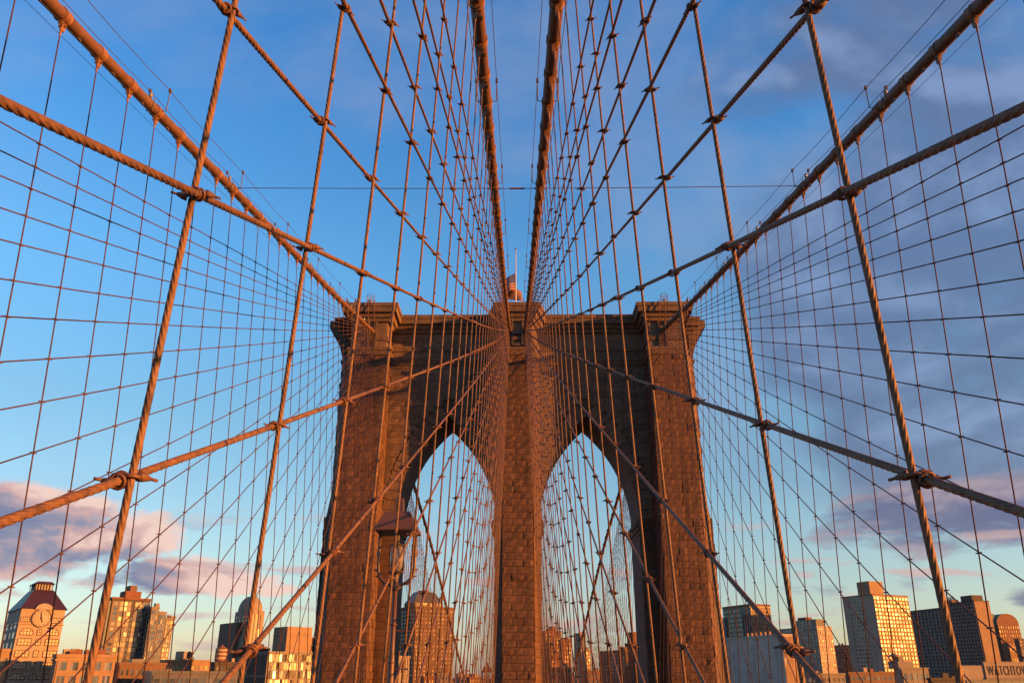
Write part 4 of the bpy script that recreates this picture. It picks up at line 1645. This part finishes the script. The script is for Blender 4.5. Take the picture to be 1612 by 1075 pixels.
# round topped stone skyscraper
b = Building('stone_skyscraper', 'slender stone skyscraper with rounded dome top catching golden light', 371, 393, 417, 960, 820, 40, B['pale'])
b.front(b.wr * .18, b.wr * .82, b.h - 44, b.h - 2, 3, 1, G['gold'], wfrac=.6, hfrac=.94, t=.6)
b.front(.2, b.wr - .2, ZB, b.h - 46, 5, 8, G['gold'], wfrac=.5, hfrac=.6)
b.left(.5, b.wl - .5, ZB, b.h - 4, 4, 20, G['cool'], wfrac=.4, hfrac=.5)
mb = MB()
zs = [b.h - LAND_Z]
prev = None
for i in range(7):
    t0, t1 = i / 7, (i + 1) / 7
    s0, s1 = math.sqrt(1 - (t0 * .93)**2), math.sqrt(1 - (t1 * .93)**2)
    hh = b.z(936) - b.h

    def pl(sc):
        m = .08
        return b.plan(b.wr * (.5 - (.5 - m) * sc), b.wr * (.5 + (.5 - m) * sc), b.wl * (.5 - (.5 - m) * sc), b.wl * (.5 + (.5 - m) * sc))
    mb.prism(pl(s0), b.h - LAND_Z + hh * t0, b.h - LAND_Z + hh * t1, top=pl(s1))
mb.build('dome', B['pale'], b.o)
b.core(-b.wr * .12, b.wr * 1.12, b.wl * .1, b.wl * 1.1, LAND_Z, b.z(1000), B['pale'], 'shoulder')
b.core(-6, b.wr * .2, b.wl * .4, b.wl * 1.6, LAND_Z, b.z(978), B['brown'], 'wing')

# glass block that throws the sun back
b = Building('glass_block', 'low glass fronted block blazing with reflected sunset beside the left pier', 388, 424, 502, 1027, 360, 45, B['greytrim'])
b.front(.2, b.wr - .2, b.h - 26, b.h - .3, 20, 8, G['mirror'], wall=B['greytrim'], wfrac=.84, hfrac=.86, t=.15, tilt=3.0)
b.left(.2, b.wl - .2, b.h - 26, b.h - .3, 14, 3, G['cool'], wfrac=.72, hfrac=.9, t=.5)
b.parapet(.6)
b2 = Building('roof_penthouse', 'windowless tan box standing on the blazing glass block', 432, 453, 492, 985.5, 372, 45, B['buff'])
b2.core(-.15, b2.wr + .15, -.15, b2.wl + .15, b2.z(998.5), b2.z(997.5), B['greytrim'], 'band')
b2.core(b2.wr, b2.wr * 1.18, 0, b2.wl * .8, LAND_Z, b2.z(1001), B['buff'], 'wall')
b = simple('low_house', 'small buff house with dark roof rail left of the blazing glass block', 398, 404, 424, 1023, 380, 40, B['brick'], G['warm'], 2, 3, wf=.5, hf=.5)

# tower block seen through the left arch
b = Building('apartment_tower', 'brown apartment tower with dark mansard crown seen through the left arch', 632, 654, 715, 955, 620, 33, B['brown'])
b.front(.3, b.wr - .3, ZB, b.h - 1, 9, 22, G['dim'], wfrac=.5, hfrac=.5)
b.left(.3, b.wl - .3, ZB, b.h - 1, 5, 22, G['cool'], wfrac=.45, hfrac=.5)
b.parapet(.9)
z1, z2, z3 = b.z(947), b.z(938), b.z(929)
c = (b.wr * .0, b.wr * .74, b.wl * .1, b.wl * .8)
b.core(*c, b.h, z1, B['brown'], 'crown')
b.front(c[0] + .3, c[1] - .3, b.h + .3, z1 + (z2 - z1) * .0, 4, 2, G['warm'], b=c[2], wfrac=.6, hfrac=.7)
MB().prism(b.plan(*c), z1 - LAND_Z, z3 - LAND_Z, top=b.plan(c[0] + 5, c[1] - 5, c[2] + 4, c[3] - 4)).build('mansard_roof', B['slate'], b.o)
b.core(c[0] + 8, c[1] - 9, c[2] + 5, c[3] - 5, z3, b.z(926.5), B['brown'], 'roof_house')
simple('pale_office', 'small pale ribbed office block at the foot of the left pier seen through the arch', 612, 620, 645, 1035, 420, 30, B['pale'], G['warm'], 5, 5, wf=.35, hf=.85)
simple('low_house', 'low grey house behind the far ropes right of the arch apartment tower', 716, 721, 736, 1061, 900, 30, B['greytrim'], G['cool'], 4, 3)
simple('low_house', 'low brick house partly hidden by the small distant lamp post', 735, 739, 760, 1067, 700, 30, B['brick'], G['warm'], 5, 2)
simple('low_house', 'grey roofed house in front of the arch apartment tower', 684, 690, 705, 1061, 500, 30, B['greytrim'], G['cool'], 4, 3)
simple('low_house', 'orange lit brick house in front of the arch apartment tower', 662, 667, 684, 1066, 480, 33, B['brick'], G['warm'], 4, 2)

# cluster seen through the right arch
b = simple('brick_tower', 'stepped red brick tower block nearest the middle pier in the right arch', 852, 858, 884, 994, 700, 25, B['brick'], G['warm'], 6, 16, lcols=2, lrows=14, wf=.5, hf=.5)
b.core(b.wr * .5, b.wr * .75, 2, 8, b.h, b.h + 4.5, B['brick'], 'roof_house')
b = simple('brick_tower', 'lower red brick shoulder block in the right arch', 880, 884, 899, 1008, 690, 25, B['brick'], G['warm'], 4, 12, wf=.5, hf=.5)
b = simple('blue_tower', 'slim blue grey tower with vertical stripes in the right arch', 903, 913, 922, 997, 1000, 28, B['greytrim'], G['cool'], 4, 18, lcols=4, lrows=18, wf=.5, hf=.7)
b = simple('gold_slab', 'narrow slab glowing gold in the right arch', 917, 921, 930, 1024, 800, 28, B['buff'], G['gold'], 2, 12, wf=.6, hf=.7)
b = simple('dark_slab', 'wide dark brick slab with rows of windows in the right arch', 943, 984, 988, 1024, 620, 18, B['brown'], G['cool'], 1, 12, lcols=9, lrows=12, wf=.5, hf=.45, side=B['brown'])
b = simple('brick_tower', 'tall red brick block beside the right pier in the right arch', 984, 1001, 1016, 1013, 640, 25, B['brick'], G['warm'], 4, 14, lcols=4, lrows=14, wf=.5, hf=.5)
b.core(0, b.wr * .8, b.wl * .1, b.wl * .8, b.h, b.z(994), B['brick'], 'roof_house')
simple('brick_house', 'low brick block with glowing orange windows at the foot of the middle pier', 862, 866, 900, 1053, 420, 30, B['brick'], G['gold'], 8, 5, wf=.6, hf=.55)
simple('brick_house', 'low brick block with glowing orange windows at the foot of the right pier', 982, 986, 1010, 1051, 430, 28, B['brick'], G['gold'], 6, 5, wf=.6, hf=.55)
simple('brick_house', 'dark low brick block between the gold slab and the dark slab', 918, 926, 944, 1057, 520, 28, B['brick'], G['cool'], 5, 4)

# right of the tower
b = Building('green_glass_tower', 'green glass office tower with dark vertical slots right of the right pier', 1137, 1180, 1212, 953, 700, 22, B['teal'])
b.left(b.wl * .32, b.wl - .3, ZB, b.h - 1, 9, 18, G['cool'], wall=B['green'], wfrac=.8, hfrac=.6)
b.left(b.wl * .04, b.wl * .3, ZB, b.h - 6, 3, 1, G['cool'], wall=B['greytrim'], wfrac=.55, hfrac=.97, t=.8)
b.front(.3, b.wr - .3, ZB, b.h - 1, 9, 18, G['dim'], wall=B['buff'], wfrac=.55, hfrac=.6)
b.parapet(1.5, mat=B['brick'])
b.core(-1.5, 0, b.wl * .9, b.wl * 1.14, LAND_Z, b.z(968), B['greytrim'], 'wing')
b = Building('concrete_block', 'bare grey concrete block with a slit of windows and one orange sunlit end', 1143, 1230, 1254, 1000, 380, 20, B['shade_lift'])  # pale wall colour lifts the side the sun misses
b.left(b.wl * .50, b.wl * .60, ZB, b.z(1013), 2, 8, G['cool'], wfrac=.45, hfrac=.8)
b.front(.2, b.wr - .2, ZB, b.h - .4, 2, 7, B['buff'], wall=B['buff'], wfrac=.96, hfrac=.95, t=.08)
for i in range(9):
    b.core(-.12, .02, b.wl * i / 9 + .1, b.wl * (i + 1) / 9 - .1, LAND_Z, b.h - 5, B['shade_lift'], 'wall_panel')
b.parapet(.7)
for i in range(8):
    b.core(2, 2.9, b.wl * (.1 + .08 * i), b.wl * (.1 + .08 * i) + 1.1, b.h, b.h + 2.2, B['buff'], 'roof_vent')
b = Building('white_tower', 'white and grey apartment tower with stepped crown behind the near rope clamp', 1226, 1285, 1309, 985, 900, 20, B['white'])
b.left(.3, b.wl - .3, ZB, b.h - 1, 12, 16, G['cool'], wall=B['pale'], wfrac=.6, hfrac=.5)
b.front(.3, b.wr - .3, ZB, b.h - 1, 8, 16, G['warm'], wfrac=.5, hfrac=.45)
b.core(1, b.wr * .6, 1, b.wl * .62, b.h, b.z(974), B['greytrim'], 'crown')
b.left(2, b.wl * .6, b.h + .5, b.z(975), 6, 1, G['cool'], a=1.0, wall=B['pale'], wfrac=.4, hfrac=.8)
b.core(2, b.wr * .5, b.wl * .28, b.wl * .5, b.z(974), b.z(969.5), B['brick'], 'crown')
b = simple('brown_tower', 'small brown brick tower tucked left of the glittering slab', 1309, 1328, 1338, 1016, 1000, 20, B['brick'], G['warm'], 4, 14, lcols=5, lrows=14, wf=.4, hf=.5)

# the glittering slab
b = Building('apartment_slab', 'tall apartment slab whose gridded face glitters gold in the sunset', 1325, 1373, 1428, 936, 640, 26, B['shade_lift'])
b.front(.3, b.wr - .3, ZB, b.h - .5, 11, 25, G['gold'], wall=B['buff'], wfrac=.72, hfrac=.55, t=.45)
b.left(b.wl * .02, b.wl * .3, ZB, b.h - .5, 1, 25, G['cool'], wall=B['sand'], wfrac=.1, hfrac=.1)
b.left(b.wl * .32, b.wl * .78, ZB, b.h - .5, 5, 25, G['cool'], wall=B['white'], wfrac=.62, hfrac=.45, t=.5)  # side grid coloured paler than the front to lift its shade
b.left(b.wl * .80, b.wl - .2, ZB, b.h - .5, 1, 25, G['cool'], wall=B['sand'], wfrac=.1, hfrac=.1)
b.parapet(.8, mat=B['brick'])
fa = b.wr * .34
b.core(-.9, b.wr * .36, b.wl * .02, b.wl * .42, b.h, b.z(914.5), B['buff'], 'penthouse')

# dark twin slabs
b = Building('dark_slab', 'dark ribbed apartment slab standing just right of the glittering slab', 1432, 1484, 1490, 957, 760, 12, B['dark'])
b.left(.3, b.wl - .3, ZB, b.h - .5, 9, 24, G['cool'], wall=B['rib'], wfrac=.55, hfrac=.55, t=1.0)
b.parapet(.8)
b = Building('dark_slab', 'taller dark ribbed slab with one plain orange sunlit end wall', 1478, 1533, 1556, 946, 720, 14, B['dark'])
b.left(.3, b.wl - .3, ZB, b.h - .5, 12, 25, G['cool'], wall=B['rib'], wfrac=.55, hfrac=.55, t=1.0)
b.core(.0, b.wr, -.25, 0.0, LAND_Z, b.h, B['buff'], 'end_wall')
b.parapet(.8)
b.core(-.5, b.wr * .7, b.wl * .02, b.wl * .34, b.h, b.z(936.5), B['dark'], 'penthouse')
b.core(0, b.wr * .5, b.wl * .62, b.wl * .9, b.h, b.z(940), B['brown'], 'penthouse')
mb = MB()
for i in range(5):
    q = b.lf * (b.wl * (.66 + .05 * i)) + b.fr * 4
    mb.tube([(q.x, q.y, b.z(940) - LAND_Z), (q.x, q.y, b.z(934) - LAND_Z)], .3, 4)
for z in (936, 938):
    q0, q1 = b.lf * (b.wl * .66) + b.fr * 4, b.lf * (b.wl * .86) + b.fr * 4
    mb.tube([(q0.x, q0.y, b.z(z) - LAND_Z), (q1.x, q1.y, b.z(z) - LAND_Z)], .3, 4)
mb.build('roof_frame', B['dark'], b.o)

# round gabled tower at the right
b = Building('gabled_tower', 'orange brick tower with green arched roof at the right edge', 1558, 1570, 1604, 983, 950, 14, B['brick'])
b.front(.3, b.wr - .3, ZB, b.z(1012), 9, 4, G['warm'], wall=B['buff'], wfrac=.5, hfrac=.45)
b.front(.3, b.wr - .3, b.z(1010), b.h - .3, 9, 4, G['warm'], wall=B['brick'], wfrac=.3, hfrac=.6)
n = 14
hh = b.z(965.5) - b.h
pts = [(b.wr * (.5 - .5 * math.cos(math.pi * i / n)), b.h + hh * math.sin(math.pi * i / n)**.8) for i in range(n + 1)]
fr3, lf3 = Vector((b.fr.x, b.fr.y, 0)), Vector((b.lf.x, b.lf.y, 0))
f0 = [fr3 * x + Vector((0, 0, z - LAND_Z)) for x, z in pts]
f1 = [p + lf3 * b.wl for p in f0]
mb = MB().add(f0 + f1, [(i, i + 1, n + 2 + i, n + 1 + i) for i in range(n)])
mb.build('roof', B['green'], b.o)
mb = MB().add([p - lf3 * .05 for p in f0], [tuple(reversed(range(n + 1)))])
mb.build('gable', B['brick'], b.o)
b.core(-3, 0, b.wl * .2, b.wl * .9, LAND_Z, b.z(966), B['green'], 'stair_tower')
simple('low_house', 'dark low brick shoulder block at the right frame edge', 1596, 1603, 1640, 1006, 930, 14, B['brown'], G['cool'], 6, 10)

# low blocks in front on the right
b = Building('factory', 'low concrete factory with stepped roof below the glittering slab', 1408, 1418, 1461, 1052, 400, 16, B['greytrim'])
b.front(.3, b.wr - .3, ZB, b.h - .6, 5, 3, G['cool'], wfrac=.6, hfrac=.5)
b.parapet(.5)
b.core(b.wr * .05, b.wr * .6, 2, 9, b.h, b.z(1040), B['greytrim'], 'roof_house')
b.core(b.wr * .15, b.wr * .34, 3, 7, b.z(1040), b.z(1032), B['greytrim'], 'roof_house')
mb = MB().tube([(0, 0, 0), (0, 0, .6), (0, 0, 1.2), (0, 0, 1.6)], [2.6, 2.3, 1.3, .2], 16)
q = b.fr * (b.wr * .12) + b.lf * 5
mb.v = [(x + q.x, y + q.y, z + b.z(1033) - LAND_Z) for x, y, z in mb.v]
mb.build('roof_dome', B['pale'], b.o, True)
b = Building('sign_building', 'low building carrying the long rooftop sign at the right frame edge', 1516, 1520, 1690, 1069, 330, 8, B['greytrim'])
b.front(.3, b.wr - .3, ZB, b.h - .6, 14, 2, G['cool'], wall=B['teal'], wfrac=.7, hfrac=.5)
b.core(0, b.wr * .2, 1.0, 4, b.h, b.z(1047), B['pale'], 'roof_screen')
sg = tag(empty('rooftop_sign', tuple(b.o.location)), 'long pale rooftop sign board reading WATCHTOWER in dark letters', 'sign')
x0, x1 = b.wr * .205, b.wr * .80
z0, z1 = b.z(1066), b.z(1042.5)
plan = [tuple(b.fr * x + b.lf * y) for x, y in ((x0, .6), (x1, .6), (x1, 1.3), (x0, 1.3))]
MB().prism(plan, z0 - LAND_Z, z1 - LAND_Z).build('board', B['pale'], sg)
plan = [tuple(b.fr * x + b.lf * y) for x, y in ((x0 - .2, .45), (x1 + .2, .45), (x1 + .2, 1.4), (x0 - .2, 1.4))]
MB().prism(plan, z1 - LAND_Z, z1 - LAND_Z + .35).build('board_cap', B['pale'], sg)
plan = [tuple(b.fr * x + b.lf * y) for x, y in ((x0 - .2, .45), (x1 + .2, .45), (x1 + .2, 1.4), (x0 - .2, 1.4))]
MB().prism(plan, b.h - LAND_Z, z0 - LAND_Z).build('board_base', B['greytrim'], sg)
LH = (z1 - z0) * .62
xcur = x0 + 1.0
WORD = 'WATCHTOWER'
total = (x1 - x0) - 2.0
for ch in WORD:
    cu = bpy.data.curves.new('letter', 'FONT')
    cu.body = ch
    cu.size = 1.0
    cu.extrude = 0.08
    to = bpy.data.objects.new('letter_tmp', cu)
    col.objects.link(to)
    dg = bpy.context.evaluated_depsgraph_get()
    me = bpy.data.meshes.new_from_object(to.evaluated_get(dg))
    bpy.data.objects.remove(to)
    co = np.empty(len(me.vertices) * 3)
    me.vertices.foreach_get('co', co)
    co = co.reshape(-1, 3)
    wch = co[:, 0].max() - co[:, 0].min()
    hch = co[:, 1].max() - co[:, 1].min()
    sx = 1.55
    wid = wch * sx * 1.6
    sxx = wid / wch
    co[:, 0] = (co[:, 0] - co[:, 0].min()) * sxx
    co[:, 1] = (co[:, 1] - co[:, 1].min()) / hch * LH
    out = np.empty_like(co)
    base = b.lf * .6
    for i in range(3):
        pass
    X = xcur + co[:, 0]
    out[:, 0] = b.fr.x * X + base.x + b.nf.x * (co[:, 2] + .06)
    out[:, 1] = b.fr.y * X + base.y + b.nf.y * (co[:, 2] + .06)
    out[:, 2] = z0 - LAND_Z + (z1 - z0) * .17 + co[:, 1]
    me.vertices.foreach_set('co', out.ravel())
    me.materials.clear()
    me.materials.append(B['dark'])
    me.update()
    link('letter', me, sg)
    xcur += wid + LH * .10
simple('low_house', 'low grey house with flat roof under the white apartment tower', 1256, 1262, 1330, 1062, 420, 18, B['greytrim'], G['cool'], 9, 3)
simple('low_house', 'low dark shed below the dark ribbed slabs', 1460, 1466, 1520, 1070, 360, 10, B['dark'], G['cool'], 7, 2)
simple('low_house', 'low brown house at the foot of the glittering slab', 1326, 1336, 1412, 1060, 450, 16, B['brown'], G['cool'], 9, 3)

# far roofs along the horizon
r = random.Random(11)
mb = MB()
for i in range(420):
    y = r.uniform(1300, 4200)
    x = r.uniform(-0.75, 0.75) * y
    hgt = r.uniform(14, 38) if r.random() < .9 else r.uniform(38, 52)
    mb.box((x, y, LAND_Z + hgt / 2), (r.uniform(14, 60), r.uniform(14, 40), hgt), r.uniform(.2, .6))
o = mb.build('far_rooftops', B['brown'])
tag(o, 'mass of far low rooftops along the horizon', 'rooftops', kind='stuff')
